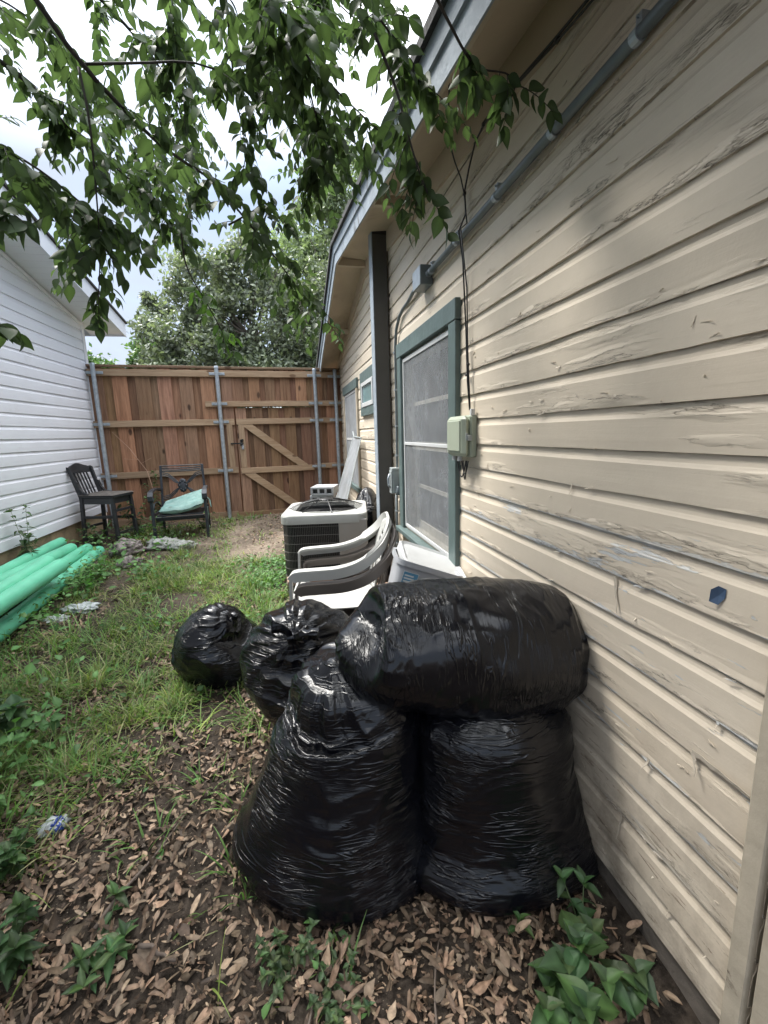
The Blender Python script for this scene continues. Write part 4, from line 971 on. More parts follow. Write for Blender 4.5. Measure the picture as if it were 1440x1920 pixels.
# ================================================================== plastic armchairs, tub, planks, tyre rim
def monobloc(name, label, loc_, rz, mat, H0=0.0):
    c = thing(name, label, 'plastic chair', loc_, rz, 'stacked plastic garden chairs')
    # local: front = -x, width along y
    N_ = 15
    half = [(-.33, .275, .0), (-.315, .272, .30), (-.305, .27, .585), (-.30, .27, .622), (-.27, .27, .642), (-.16, .275, .648), (-.02, .28, .655), (.10, .278, .685), (.19, .262, .735), (.265, .225, .80), (.305, .165, .865), (.325, .085, .895), (.33, .0, .905)]
    C = cat(half, 44)
    for sy in (-1, 1):
        pts = [(x, y*sy, z) for x, y, z in C]
        mb = MB()
        def wd(i, sy=sy):
            if i < 9: return Vector((0, 1, 0))
            t_ = min(1, max(0, (i-20)/16)); return Vector((-.35*t_, sy*(1-t_*.2), -.0-.9*t_*0)) if t_ < .5 else Vector((-.25, sy*.7, .55*t_))
        mb.ribbon(pts, lambda i: .066 if i > 9 else .066, .016, wd)
        # down-turned lip
        lip = [(x, (y+.030)*sy, z-.026) for x, y, z in C[11:]]
        mb.ribbon(lip, .056, .009, lambda i: Vector((.1, 0, 1)))
        obj('arm', mb, mat, c, auto=50)
        mb = MB(); mb.ribbon([(.20, .235*sy, .43), (.27, .25*sy, .2), (.335, .26*sy, .0)], .05, .03, (1, 0, 0)); obj('rear_leg', mb, mat, c)
    # seat
    n = 20; vs = []
    for i in range(n+1):
        for j in range(n+1):
            u, v_ = i/n, j/n*2-1; x = -.32+.56*u; y = v_*(.25-.03*u); z = .425-.035*math.sin(math.pi*min(1, u*1.05))*(1-.5*v_*v_)-.03*u-(.03 if u < .04 else 0)*1.0-(.012 if abs(v_) > .97 else 0); vs.append((x, y, z))
    vs += [(a, b, z-.007) for a, b, z in vs]; m = (n+1)**2; fs = []
    for i in range(n):
        for j in range(n): a = i*(n+1)+j; fs += [(a, a+n+1, a+n+2, a+1), (m+a, m+a+1, m+a+n+2, m+a+n+1)]
    mb = MB(); mb.add(vs, fs); mb.bb((-.325, -.25, .36), (-.312, .25, .43)); obj('seat', mb, mat, c, auto=40)
    # back: curved shell with a lattice window
    nu, nv = 30, 30; P = np.zeros((nu+1, nv+1, 3)); 
    for i in range(nu+1):
        for j in range(nv+1):
            u = i/nu; v_ = j/nv*2-1; top = .895-.10*abs(v_)**2.2-.04*abs(v_)**6; z = .40+(top-.40)*u
            hw = .20+.045*u; x = .21+.115*u-.05*v_*v_*(.6+.6*u)
            P[i, j] = (x, v_*hw, z)
    vs = [tuple(p) for p in P.reshape(-1, 3)]; fs = []
    for i in range(nu):
        for j in range(nv):
            u = (i+.5)/nu; v_ = (j+.5)/nv*2-1
            holein = (u-.66)**2/.07+(v_)**2/.5 < 1
            slot = u < .38 and u > .08 and abs(v_) < .8 and (j % 4) in (1, 2)
            lat = ((i+j) % 5 in (0, 1)) or ((i-j) % 5 in (0, 1))
            if (holein and not lat) or slot: continue
            a = i*(nv+1)+j; fs.append((a, a+1, a+nv+2, a+nv+1))
    mb = MB(); mb.add(vs, fs); b = obj('back', mb, mat, c, smooth=True)
    sol = b.modifiers.new('thick', 'SOLIDIFY'); sol.thickness = .007; sol.offset = 1
    return c
M_plw = simple('weathered_white_plastic', (.42, .42, .40), .42, var=.05, scale=9, dirt=(.30, .29, .25), dirta=(.60, .85), bump=.0004)
M_plb = simple('brown_grey_plastic', (.10, .085, .075), .5, var=.12, scale=9, dirt=(.2, .18, .15), dirta=(.62, .85))
ch1 = monobloc('plastic_chair', 'white plastic garden armchair stacked on a brown one behind the trash bags', (.305, 2.86, .035), R(-7), M_plw)
ch2 = monobloc('plastic_chair', 'brown plastic garden armchair nested under the white one', (.335, 2.83, -.045), R(-7), M_plb)
mb = MB()
for i in range(9): mb.box((-.24+.012*i, .27, .6505), (.006, .030-.008*(i % 3), .0008))
o = obj('moulded_mark', mb, M_plb, ch1)

tub = thing('storage_tub', 'white plastic storage tub tipped against the wall below the large window', 'storage tub', (.61, 2.30, .43))
tub.rotation_euler = (R(-4), R(19), R(-10))
M_tub = simple('translucent_white_plastic', (.40, .41, .43), .38, var=.04, scale=8, dirt=(.34, .33, .31), dirta=(.62, .85))
mb = MB(); b0, b1 = rrect(.145, .13, .05), rrect(.175, .165, .055)
n = len(b0); vs = [(x, y, -.02) for x, y in b0]+[(x, y, .36) for x, y in b1]+[(x*1.08, y*1.06, .365) for x, y in b1]+[(x*1.08, y*1.06, .335) for x, y in b1]
mb.add(vs, [tuple(range(n))[::-1]]+[(r0*n+k, r0*n+(k+1) % n, (r0+1)*n+(k+1) % n, (r0+1)*n+k) for r0 in range(3) for k in range(n)]); obj('tub_body', mb, M_tub, tub, auto=30)
mb = MB(); b2 = rrect(.18, .175, .055); n = len(b2)
vs = [(x*1.06, y*1.04, .345) for x, y in b2]+[(x*1.06, y*1.04, .385) for x, y in b2]+[(x*1.0, y*1.0, .392) for x, y in b2]+[(x*.9, y*.92, .380) for x, y in b2]
mb.add(vs, [tuple(n*3+k for k in range(n))]+[(r0*n+k, r0*n+(k+1) % n, (r0+1)*n+(k+1) % n, (r0+1)*n+k) for r0 in range(3) for k in range(n)]); ld = obj('lid', mb, M_white, tub, auto=30)
ld.rotation_euler = (R(9), R(2), R(3)); ld.location = (.02, .10, -.005)
mb = MB(); mb.tube([(.09, -.168, .27), (.09, -.19, .24), (.085, -.18, .16), (.08, -.165, .08)], .008, 8); mb.bb((.03, -.172, .24), (.14, -.15, .30), .004); obj('handle', mb, M_white, tub)
t = NT('blue_print'); t.set(col=(.10, .27, .42), rough=.4); M_bl = t.m; t = NT('paper_white'); t.set(col=(.66, .68, .68), rough=.5); M_pw = t.m
def on_front(x0, x1, z0, z1, off, mb):
    def P(x, z): t_ = (z+.02)/.38; return (x-.035, -(.13+.035*t_)-off, z)
    mb.add([P(x0, z0), P(x1, z0), P(x1, z1), P(x0, z1)], [(0, 1, 2, 3)])
mb = MB(); on_front(-.10, -.015, .13, .31, .0025, mb); lb = obj('product_label', mb, M_pw, tub)
mb = MB(); on_front(-.097, -.018, .19, .307, .0032, mb); obj('label_panel', mb, M_bl, lb)
mb = MB()
for x0, x1, z0, z1 in ((-.09, -.04, .285, .293), (-.09, -.035, .268, .277), (-.09, -.03, .251, .260), (-.088, -.08, .21, .23), (-.072, -.064, .21, .23), (-.055, -.047, .21, .23)): on_front(x0, x1, z0, z1, .0038, mb)
obj('label_print', mb, M_pw, lb)
mb = MB()
for z in (.180, .170, .160, .148, .138): on_front(-.094, -.03, z, z+.003, .0038, mb)
obj('small_print', mb, M_label, lb)

M_board = wood_mat('weathered_plank', (.20, .14, .10), (.36, .27, .20), 0, (.08, .05, .035))
for i, (c0, dims, rz, lab) in enumerate((((.33, 3.50, .33), (.80, .14, .035), 3, 'reddish weathered plank lying across behind the white chair, uppermost of the planks'), ((.42, 3.36, .27), (.70, .12, .035), -4, 'weathered plank lowest of the planks behind the white chair'), ((.40, 3.44, .30), (.62, .10, .03), 9, 'narrow weathered plank between the two wider planks'))):
    mb = MB(); mb.box((0, 0, 0), dims, None, .004); mb.c = [(1-.1*i, .95-.1*i, .95-.1*i, 1)]*len(mb.v)
    o = obj('plank', mb, M_board); o.location = c0; o.rotation_euler = (0, R(1.5), R(rz)); tag(o, lab, 'plank', 'planks behind the plastic chair')
bk = thing('planter_tub', 'low round black plastic tub behind the planks', 'tub', (.36, 3.72, .03))
mb = MB(); mb.lathe([(.22, 0), (.27, .29), (.30, .30), (.30, .325), (.275, .325), (.255, .28), (.20, .05), (.0, .05)], (0, 0, 0), 40, False); obj('bowl', mb, M_black, bk, auto=35)
mb = MB(); mb.bb((.36, 3.12, -.05), (.72, 3.40, .215), .01); o = obj('crate', mb, M_dark); tag(o, 'dark crate half hidden under the planks', 'crate')

# ================================================================== green foam tubes
M_pipe = simple('mint_green_plastic', (.13, .50, .32), .42, var=.10, scale=5, dirt=(.26, .42, .30), dirta=(.55, .85))
G_ = 'mint green tubes lying along the white house'
tubes = [((-2.69, 5.82, .33), (-2.58, 3.0, .33), .060, 'green tube furthest back, against the footing of the white house'),
 ((-2.50, 5.62, .29), (-2.62, 2.9, .30), .062, 'second green tube from the white house, lying in a litter filled gap'),
 ((-2.25, 4.59, .40), (-2.15, 2.8, .38), .062, 'green tube resting on top of the others, beside the pale one'),
 ((-2.12, 4.53, .375), (-2.05, 2.7, .36), .066, 'paler dusty green tube on top nearest the grass'),
 ((-2.42, 5.81, .235), (-2.28, 2.9, .22), .060, 'green tube under the pale one running towards the dark lump'),
 ((-2.32, 5.86, .18), (-2.08, 2.6, .13), .066, 'lowest green tube lying beside the bare soil')]
for i, (p, q, r0, lab) in enumerate(tubes):
    p = Vector(p); q = Vector(q); d = (p-q).normalized(); L = (p-q).length; o0 = q
    prof_ = [(.001, 0), (r0*.75, .004), (r0*.96, .02), (r0, .05)]+[(r0*(1+.02*math.sin(k*2.1+i)+.012*math.sin(k*5.3+2*i)), .05+(L-.13)*k/14) for k in range(1, 15)]+[(r0*.93, L-.045), (r0*.72, L-.016), (r0*.35, L-.002), (.001, L)]
    mb = MB(); mb.lathe(prof_, (0, 0, 0), 26, False)
    o = obj('foam_tube', mb, M_pipe, smooth=True); o.location = q; o.rotation_euler = d.to_track_quat('Z', 'Y').to_euler(); tag(o, lab, 'tube', G_)

# ================================================================== rocks and rubbish
def lump(name, loc_, dims, seed, mat, amp=.25, n=22, par=None, fr=2.2):
    th = np.linspace(0, 2*np.pi, n*2, endpoint=False); ph = np.linspace(0, np.pi, n)
    P_, T_ = np.meshgrid(ph, th, indexing='ij'); x, y, z = np.sin(P_)*np.cos(T_), np.sin(P_)*np.sin(T_), np.cos(P_)
    r0 = 1+amp*(fbm(x*fr+seed, y*fr, z*fr, seed, 4)-.5)*2
    V = np.stack([x*r0*dims[0], y*r0*dims[1], z*r0*dims[2]], -1).reshape(-1, 3)
    o = npmesh(name, V, grid_faces(n, n*2, True), mat, par, True); o.location = loc_; return o
M_rock = simple('mottled_rock', (.22, .19, .18), .9, var=.45, scale=22, bump=.012, bscale=30, dirt=(.06, .05, .045), dirta=(.5, .6))
M_pale = simple('pale_rubble', (.30, .31, .29), .85, var=.25, scale=20, bump=.01, dirt=(.2, .2, .17), dirta=(.5, .65))
for i, (p, d, s_, m_, lab) in enumerate((((-1.98, 5.75, .20), (.17, .22, .10), 3, M_rock, 'dark mottled rag like lump at the far end of the green tubes'), ((-1.80, 5.25, .14), (.12, .12, .07), 5, M_rock, 'flat brown stone at the edge of the bare soil by the tubes'),
    ((-1.62, 5.95, .17), (.20, .16, .08), 8, M_pale, 'pale rubble mound in front of the two chairs'), ((-1.38, 5.85, .16), (.16, .13, .055), 9, M_pale, 'low pale rubble beside the mound in front of the armchair'))):
    o = lump('rock', p, d, s_, m_, .55, fr=3.2); tag(o, lab, 'rock')
M_crump = simple('crumpled_white_plastic', (.42, .45, .46), .35, var=.1, scale=16)
o = lump('plastic_scrap', (-1.86, 4.12, .06), (.13, .08, .04), 12, M_crump, .8, fr=4.5); tag(o, 'crumpled white plastic scrap in the grass near the green tubes', 'scrap')
o = lump('plastic_scrap', (-1.98, 3.95, .04), (.09, .06, .035), 14, M_crump, .8, fr=4.5); tag(o, 'smaller crumpled white plastic scrap nearest the lowest green tube', 'scrap')
cn_ = thing('crushed_can', 'crushed white and blue can under leaves at the left of the litter', 'can', (-1.02, 1.78, -.03), R(30))
M_blue = simple('can_blue', (.03, .06, .28), .35, .3)
o = lump('can_body', (0, 0, .0), (.05, .035, .03), 15, M_crump, .5, par=cn_, fr=3.5); o = lump('blue_band', (.012, -.006, .006), (.030, .034, .027), 16, M_blue, .5, par=cn_, fr=3.5)

# ================================================================== leaves, litter, grass (numpy built)
def frames(d, roll):
    """orthonormal frames: length axis d, width axis and normal"""
    d = d/np.linalg.norm(d, axis=1)[:, None]; up = np.tile([0., 0., 1.], (len(d), 1)); up[np.abs(d[:, 2]) > .95] = [1, 0, 0]
    w_ = np.cross(d, up); w_ /= np.linalg.norm(w_, axis=1)[:, None]; n_ = np.cross(w_, d)
    c, s = np.cos(roll)[:, None], np.sin(roll)[:, None]
    return d, w_*c+n_*s, -w_*s+n_*c
def leaves(P, D, L, W, roll, shape, fold, droop, tint, midrib=1.35):
    """shape: list of (t, halfwidth); returns V,F,T for two-sided folded leaves: 3 verts per station"""
    fold = np.ravel(fold); n = len(P); d, w_, nn = frames(D, roll); st = shape; m = len(st); V = np.zeros((n, m*3, 3))
    for i, (t_, hw) in enumerate(st):
        c = P+d*(t_*L)[:, None]-nn*(droop*t_*t_*L)[:, None]
        V[:, i*3+1] = c
        off = nn*(fold*hw*W)[:, None]
        V[:, i*3] = c-w_*(hw*W)[:, None]+off; V[:, i*3+2] = c+w_*(hw*W)[:, None]+off
    f = []
    for i in range(m-1): a = i*3; f += [(a, a+1, a+4, a+3), (a+1, a+2, a+5, a+4)]
    F = (np.array(f)[None]+(np.arange(n)*m*3)[:, None, None]).reshape(-1, 4)
    T = np.repeat(tint, m*3, axis=0)*1.0; T.reshape(n, m, 3, -1)[:, :, 1] *= midrib
    return V.reshape(-1, 3), F, T
OV = [(0, .02), (.12, .55), (.32, 1.0), (.55, .86), (.76, .45), (1.0, .01)]
OV8 = [(0, .02), (.06, .32), (.16, .74), (.3, .98), (.45, 1.0), (.6, .84), (.75, .56), (.88, .26), (1.0, .01)]
OVL = [(0, .06), (.08, .5), (.25, .9), (.5, 1.0), (.75, .85), (.92, .5), (1.0, .08)]
def leaves5(P, D, L, W, roll, shape, fold, droop, tint, us=(-1, -.55, 0, .55, 1)):
    fold = np.ravel(fold); n = len(P); d, w_, nn = frames(D, roll); m = len(shape); q = len(us); V = np.zeros((n, m, q, 3)); T = np.zeros((n, m, q, 3))
    ph = RNG.uniform(0, 6.28, n)
    for i, (t_, hw) in enumerate(shape):
        c = P+d*(t_*L)[:, None]-nn*(droop*t_*t_*L)[:, None]
        for j, u in enumerate(us):
            rip = .05*np.sin(ph+i*2.2+j*1.3)*abs(u)
            V[:, i, j] = c+w_*(u*hw*W)[:, None]+nn*((fold*abs(u)**1.5-.0+rip)*hw*W)[:, None]
            T[:, i, j] = tint*(1.45 if u == 0 else (.92 if (i % 2) else 1.06))
    f = [(i*q+j, i*q+j+1, (i+1)*q+j+1, (i+1)*q+j) for i in range(m-1) for j in range(q-1)]
    F = (np.array(f)[None]+(np.arange(n)*m*q)[:, None, None]).reshape(-1, 4)
    return V.reshape(-1, 3), F, T.reshape(-1, 3)
def U(a, b, n): return RNG.uniform(a, b, n)

# --- dry leaf litter
BRK = [(0, .7), (.12, .9), (.35, .6), (.55, 1.0), (.75, .5), (.9, .75), (1.0, .3)]
OV7 = [(0, .02), (.12, .55), (.32, 1.0), (.55, .86), (.72, .5), (.88, .22), (1.0, .01)]
def litter(n, x0, x1, y0, y1, dens, shp=None, ks=1.0, wid=None):
    x, y = U(x0, x1, n*4), U(y0, y1, n*4); k = RNG.random(n*4) < dens(x, y); x, y = x[k][:n], y[k][:n]; n = len(x)
    a = U(0, 6.283, n); tilt = RNG.normal(0, .34, n)
    D = np.stack([np.cos(a)*np.cos(tilt), np.sin(a)*np.cos(tilt), np.sin(tilt)], 1)
    L = U(.016, .050, n)*ks; big = RNG.random(n) < .06; L[big] *= 1.5
    P = np.stack([x, y, zg(x, y)+U(.004, .02, n)+np.abs(np.sin(tilt))*L*.5], 1)
    g = U(.55, 1.25, n)[:, None]; hue = U(0, 1, n)[:, None]
    T = g*((1-hue)*np.array([[.98, .78, .66]])+hue*np.array([[1.0, .93, .80]])); dk = RNG.random(n) < .46; T[dk] *= U(.25, .6, dk.sum())[:, None]
    return leaves(P, D, L, L*(U(.12, .21, n) if wid is None else U(wid*.6, wid, n)), RNG.normal(0, .55, n), shp or OVL, .45*RNG.choice([-1, 1], n)[:, None]*U(.2, 1, n)[:, None], .42*RNG.normal(0, 1, n), T)
def dens1(x, y):
    d = fbm(x*1.6+3, y*1.6, 0, 77, 2); bare = np.exp(-((x+.35)**2/.10+(y-1.35)**2/.05))
    k = np.clip((d-.40)*4.5, .10, 1)*np.where(y < 2.6, 1, np.clip(1-(y-2.6)/2.2, .22, 1))
    k = k*(1-.6*np.exp(-((x+.55)**2/.04+(y-2.15)**2/.25)))
    return k*(1-.45*bare)
V1, F1, T1 = litter(11500, -2.4, .93, .75, 4.2, dens1)
V3, F3, T3 = litter(4200, -2.4, .93, .75, 4.0, dens1, OV7, 1.05, .32)
V4, F4, T4 = litter(9000, -2.4, .93, .75, 4.0, dens1, BRK, .5, .45)
V2, F2, T2 = litter(3200, -2.5, .6, 4.2, 7.5, lambda x, y: np.clip((fbm(x*2, y*2, 0, 70, 2)-.3)*2.5, .1, 1))
t = NT('dead_leaf'); v = t.pos(); c = t.mix(t.rng(t.noise(v, 60, 4), .35, .65), (.17, .135, .105), (.30, .245, .195)); c = t.mix(1., c, t.tint(), 'MULTIPLY'); t.set(col=c, rough=.62, spec=.35); t.bump(t.noise(v, 160, 2), .002, .6)
M_dead = t.m
o = npmesh('leaf_litter', np.vstack([V1, V2, V3, V4]), np.vstack([F1, F2+len(V1), F3+len(V1)+len(V2), F4+len(V1)+len(V2)+len(V3)]), M_dead, None, True, np.vstack([T1, T2, T3, T4])); tag(o, 'brown dry leaves scattered over the dark soil', 'leaf litter', kind='stuff')

# --- grass
def blades(P, A, L, W, lean, curve, T, m=5):
    n = len(P); V = np.zeros((n, m*2, 3)); s_ = np.linspace(0, 1, m)
    hx, hy = np.cos(A), np.sin(A); wx, wy = -hy, hx
    for i, t_ in enumerate(s_):
        ang = lean+curve*t_; r0 = L*t_*np.sin(np.clip(lean+curve*t_*.5, 0, 2.6)); h = L*t_*np.cos(np.clip(lean+curve*t_*.5, 0, 2.6))
        w_ = W*(1-t_**1.6)*.5+.0004
        c = P+np.stack([hx*r0, hy*r0, np.maximum(h, .003)], 1); o_ = np.stack([wx*w_, wy*w_, w_*0], 1)
        V[:, i*2] = c-o_; V[:, i*2+1] = c+o_
    f = [(2*i, 2*i+1, 2*i+3, 2*i+2) for i in range(m-1)]
    F = (np.array(f)[None]+(np.arange(n)*m*2)[:, None, None]).reshape(-1, 4)
    return V.reshape(-1, 3), F, np.repeat(T, m*2, axis=0)
def gdens(x, y):
    p = fbm(x*1.5, y*1.5, 0, 51, 2); f = np.clip((p-.36)*4.2, 0, 1)
    path = np.exp(-((x+.45-.10*(y-2))**2)/.10)*(y < 2.7)        # trodden soil in front of the bags
    lf = np.clip((-.75-x)/.5, 0, 1); k = np.clip((y-(1.65-.45*lf))/(.8-.2*lf), .07, 1)
    k = k*(.25+.75*f)*(1-.85*path)
    bare = np.exp(-((x+.35)**2/.40+(y-6.1)**2/1.6)); k = k*(1-.93*np.clip(bare*1.5, 0, 1))
    soil = np.exp(-((x+1.72+.12*(y-4.5))**2/.035+(y-4.55)**2/.55)); k = k*(1-.92*np.clip(soil*1.4, 0, 1))
    k = k*np.where(y > 5.2, .42, 1)*np.where(x > .1, .25*(y > 2.6), 1)*np.where((x < -2.1) & (y > 2.6), .25, 1)
    k = np.where((np.abs(x+.28) < .18) & (y > 3.4) & (y < 4.9), 1.2, k)
    return np.clip(k, 0, 1)
n = 200000; x, y = U(-2.75, .8, n), U(.9, 7.4, n); cf = fbm(x*7, y*7, 0, 61, 3); cl = np.clip((cf-.38)*5, .05, 1); k = (RNG.random(n) < gdens(x, y)*.95*cl); cf = cf[k]; x, y = x[k], y[k]; n = len(x)
P = np.stack([x, y, zg(x, y)-.004], 1); L = U(.04, .14, n)*np.where(y > 5, .75, 1)*(.55+1.1*np.clip((cf-.4)*3, 0, 1)+.25*(x < -1.2))
g = U(.6, 1.3, n)[:, None]; hue = RNG.random(n)[:, None]; pat = fbm(x*2.2, y*2.2, 0, 91, 2)[:, None]
T = g*((1-hue)*np.array([[.70, 1.0, .62]])+hue*np.array([[1.42, 1.32, .74]])); T = T*(.85+.4*(pat > .5)); dead = RNG.random(n) < .25; T[dead] = g[dead]*np.array([[2.2, 1.6, 2.0]])
Vg, Fg, Tg = blades(P, U(0, 6.283, n), L, U(.0026, .0085, n), U(.25, 1.3, n), U(.3, 1.6, n), T)
M_grass = leaf_mat('grass_blade', (.115, .170, .065), (.19, .245, .105), .38, .5)
o = npmesh('grass', Vg, Fg, M_grass, None, True, Tg); tag(o, 'uneven green grass and weeds across the middle of the yard', 'grass', kind='stuff')
# low broad-leaved weeds mixed through the grass
n = 60000; x, y = U(-2.6, .7, n), U(.9, 7.2, n); k = RNG.random(n) < gdens(x, y)*np.clip((fbm(x*1.9, y*1.9, 0, 41, 2)-.40)*4, .05, 1)*.85; x, y = x[k], y[k]; n = len(x)
a = U(0, 6.283, n); el = U(-.1, .9, n); D = np.stack([np.cos(a)*np.cos(el), np.sin(a)*np.cos(el), np.sin(el)], 1)
L = U(.016, .05, n)*(1+.5*(x < -1.2)); P = np.stack([x, y, zg(x, y)+U(.01, .13, n)*(.6+.9*(x < -1.0))], 1); g = U(.6, 1.3, n)[:, None]
Vw, Fw, Tw = leaves(P, D, L, L*U(.22, .40, n), RNG.normal(0, .5, n), OV, np.full((n, 1), .3), U(0, .5, n), g*np.array([[.8, 1.1, .75]])*U(.8, 1.2, (n, 1)))
M_weed = leaf_mat('weed_leaf', (.085, .145, .062), (.15, .215, .10), .36, .5)
o = npmesh('ground_weeds', Vw, Fw, M_weed, None, True, Tw); tag(o, 'small broad leaved weeds growing low among the grass', 'weeds', kind='stuff')
# bright tufts at the foot of bags
def tufts(name, spots, label, mat=M_grass):
    PS = []; AS = []; LS = []
    for (cx, cy, n_, r0, l0) in spots:
        a = U(0, 6.283, n_); q = r0*np.sqrt(U(0, 1, n_)); xx, yy_ = cx+q*np.cos(a), cy+q*np.sin(a)
        PS.append(np.stack([xx, yy_, zg(xx, yy_)], 1)); AS.append(a+RNG.normal(0, .5, n_)); LS.append(l0*U(.6, 1.2, n_))
    P, A, L = np.vstack(PS), np.concatenate(AS), np.concatenate(LS); n_ = len(P)
    V, F, T = blades(P, A, L, U(.004, .009, n_), U(.1, .7, n_), U(.5, 1.6, n_), U(.75, 1.3, (n_, 1))*np.array([[.85, 1.15, .75]]), 6)
    o = npmesh(name, V, F, mat, None, True, T); tag(o, label, 'grass', kind='stuff'); return o
tufts('grass_tuft', [(-.26, 2.30, 46, .10, .17), (-.18, 2.42, 24, .07, .15), (-.70, 2.55, 30, .10, .12), (-.27, 1.42, 14, .05, .14), (-.24, 1.32, 8, .04, .16), (-.45, 1.85, 26, .10, .10), (-.62, 1.60, 18, .10, .12), (-.30, 1.70, 16, .06, .10), (-.95, 2.0, 40, .14, .14), (-1.25, 2.3, 60, .2, .16), (-1.5, 2.8, 60, .2, .18), (-1.9, 2.3, 90, .3, .26), (-1.6, 2.1, 70, .25, .24), (-2.1, 2.9, 90, .3, .26), (-1.25, 1.75, 40, .15, .18), (-1.1, 3.7, 60, .3, .18), (-.6, 4.4, 50, .3, .14), (-1.2, 4.6, 60, .3, .15), (-1.15, 2.0, 50, .2, .18), (-1.35, 2.0, 60, .2, .2), (-1.2, 2.7, 60, .25, .18), (-1.8, 2.6, 80, .25, .24), (-1.7, 3.6, 60, .25, .2), (-1.0, 3.2, 50, .25, .16), (-.9, 2.6, 40, .2, .15), (-1.4, 3.4, 60, .25, .18), (-.75, 3.7, 50, .25, .14),
   (-.33, 3.7, 70, .12, .22), (-.30, 4.2, 70, .12, .22), (-.25, 3.3, 70, .12, .22), (-.62, 7.25, 34, .16, .2), (-1.0, 7.1, 20, .1, .16), (-2.05, 3.3, 90, .25, .22), (-2.3, 3.0, 80, .25, .24), (-1.7, 3.1, 80, .25, .20), (-1.5, 6.1, 50, .3, .12), (-2.0, 6.6, 40, .2, .14)], 'longer grass tufts growing beside the bags, tubes and posts')

# --- individual leafy plants
M_stem = simple('green_stem', (.10, .14, .06), .6)
M_plant = leaf_mat('plant_leaf', (.052, .088, .036), (.085, .130, .055), .34, .5)
def plant(name, label, base, h, nst, leafL, leafW, seed, spread=.5, per=10, pair=True, cat_='plant', lean=(0, 0), tintc=(1, 1, 1), mat=None, top_only=False, group=None):
    rr = np.random.default_rng(seed); root = thing(name, label, cat_, base, 0, group)
    mb = MB(); P_, D_, L_ = [], [], []
    for s_ in range(nst):
        a = rr.uniform(0, 6.28); sp_ = spread*rr.uniform(.3, 1); hh = h*rr.uniform(.65, 1)
        pts = [(math.cos(a)*sp_*h*(t_**1.3)+lean[0]*t_*h, math.sin(a)*sp_*h*(t_**1.3)+lean[1]*t_*h, hh*t_-.02) for t_ in np.linspace(0, 1, 7)]
        mb.tube(pts, list(np.linspace(.0035, .0015, 7)), 5)
        C = cat(pts, per+1)[1:] if not top_only else cat(pts, 12)[-per:]
        for i, c_ in enumerate(C):
            for q in ((0, math.pi) if pair else (0,)):
                b = i*1.9+s_+q+rr.normal(0, .25); e_ = rr.uniform(-.25, .5); fr_ = 1-.45*i/len(C)
                P_.append(c_); D_.append((math.cos(b)*math.cos(e_), math.sin(b)*math.cos(e_), math.sin(e_))); L_.append(leafL*rr.uniform(.75, 1.15)*(fr_ if not top_only else 1))
        for b in (0, 2.1, 4.2): P_.append(C[-1]); D_.append((math.cos(b)*.6, math.sin(b)*.6, .8)); L_.append(leafL*.6)
    obj('stem', mb, M_stem, root, smooth=True)
    P_, D_, L_ = np.array(P_), np.array(D_), np.array(L_); n_ = len(P_)
    V, F, T = leaves5(P_, D_, L_, L_*leafW, rr.normal(0, .2, n_), OV8, np.full((n_, 1), .38), rr.uniform(.2, .75, n_), rr.uniform(.65, 1.3, (n_, 1))*np.array([tintc])*rr.uniform(.85, 1.15, (n_, 3)))
    npmesh('leaf', V, F, mat or M_plant, root, True, T).name = 'foliage'
    return root
def gz(x, y): return float(zg(np.array([x]), np.array([y]))[0])
for args in (
 ('leafy_plant', 'tall upright weed with tiered leaves against the white siding', (-2.66, 5.05, 0), .92, 2, .10, .24, 1, .10, 13),
 ('leafy_plant', 'tall leafy weed growing up between the two chairs at the fence', (-2.02, 7.25, 0), .88, 3, .11, .22, 2, .14, 12),
 ('leafy_plant', 'bushy weed under the tall black chair', (-2.12, 6.65, 0), .55, 6, .10, .26, 3, .55, 8),
 ('leafy_plant', 'dark low weed at the foot of the white house', (-2.80, 5.20, 0), .35, 5, .09, .3, 4, .5, 6),
 ('leafy_plant', 'small weed between the legs of the patio armchair', (-1.28, 6.75, 0), .24, 5, .07, .3, 5, .8, 5),
 ('leafy_plant', 'low weed spreading in front of the patio armchair', (-1.58, 6.15, 0), .20, 6, .07, .28, 6, .9, 5),
 ('leafy_plant', 'weed with pale leaves behind the green tubes by the tall black chair', (-2.45, 6.15, 0), .34, 5, .09, .3, 16, .6, 6)):
    a = list(args); a[2] = (a[2][0], a[2][1], gz(a[2][0], a[2][1])); plant(*a)
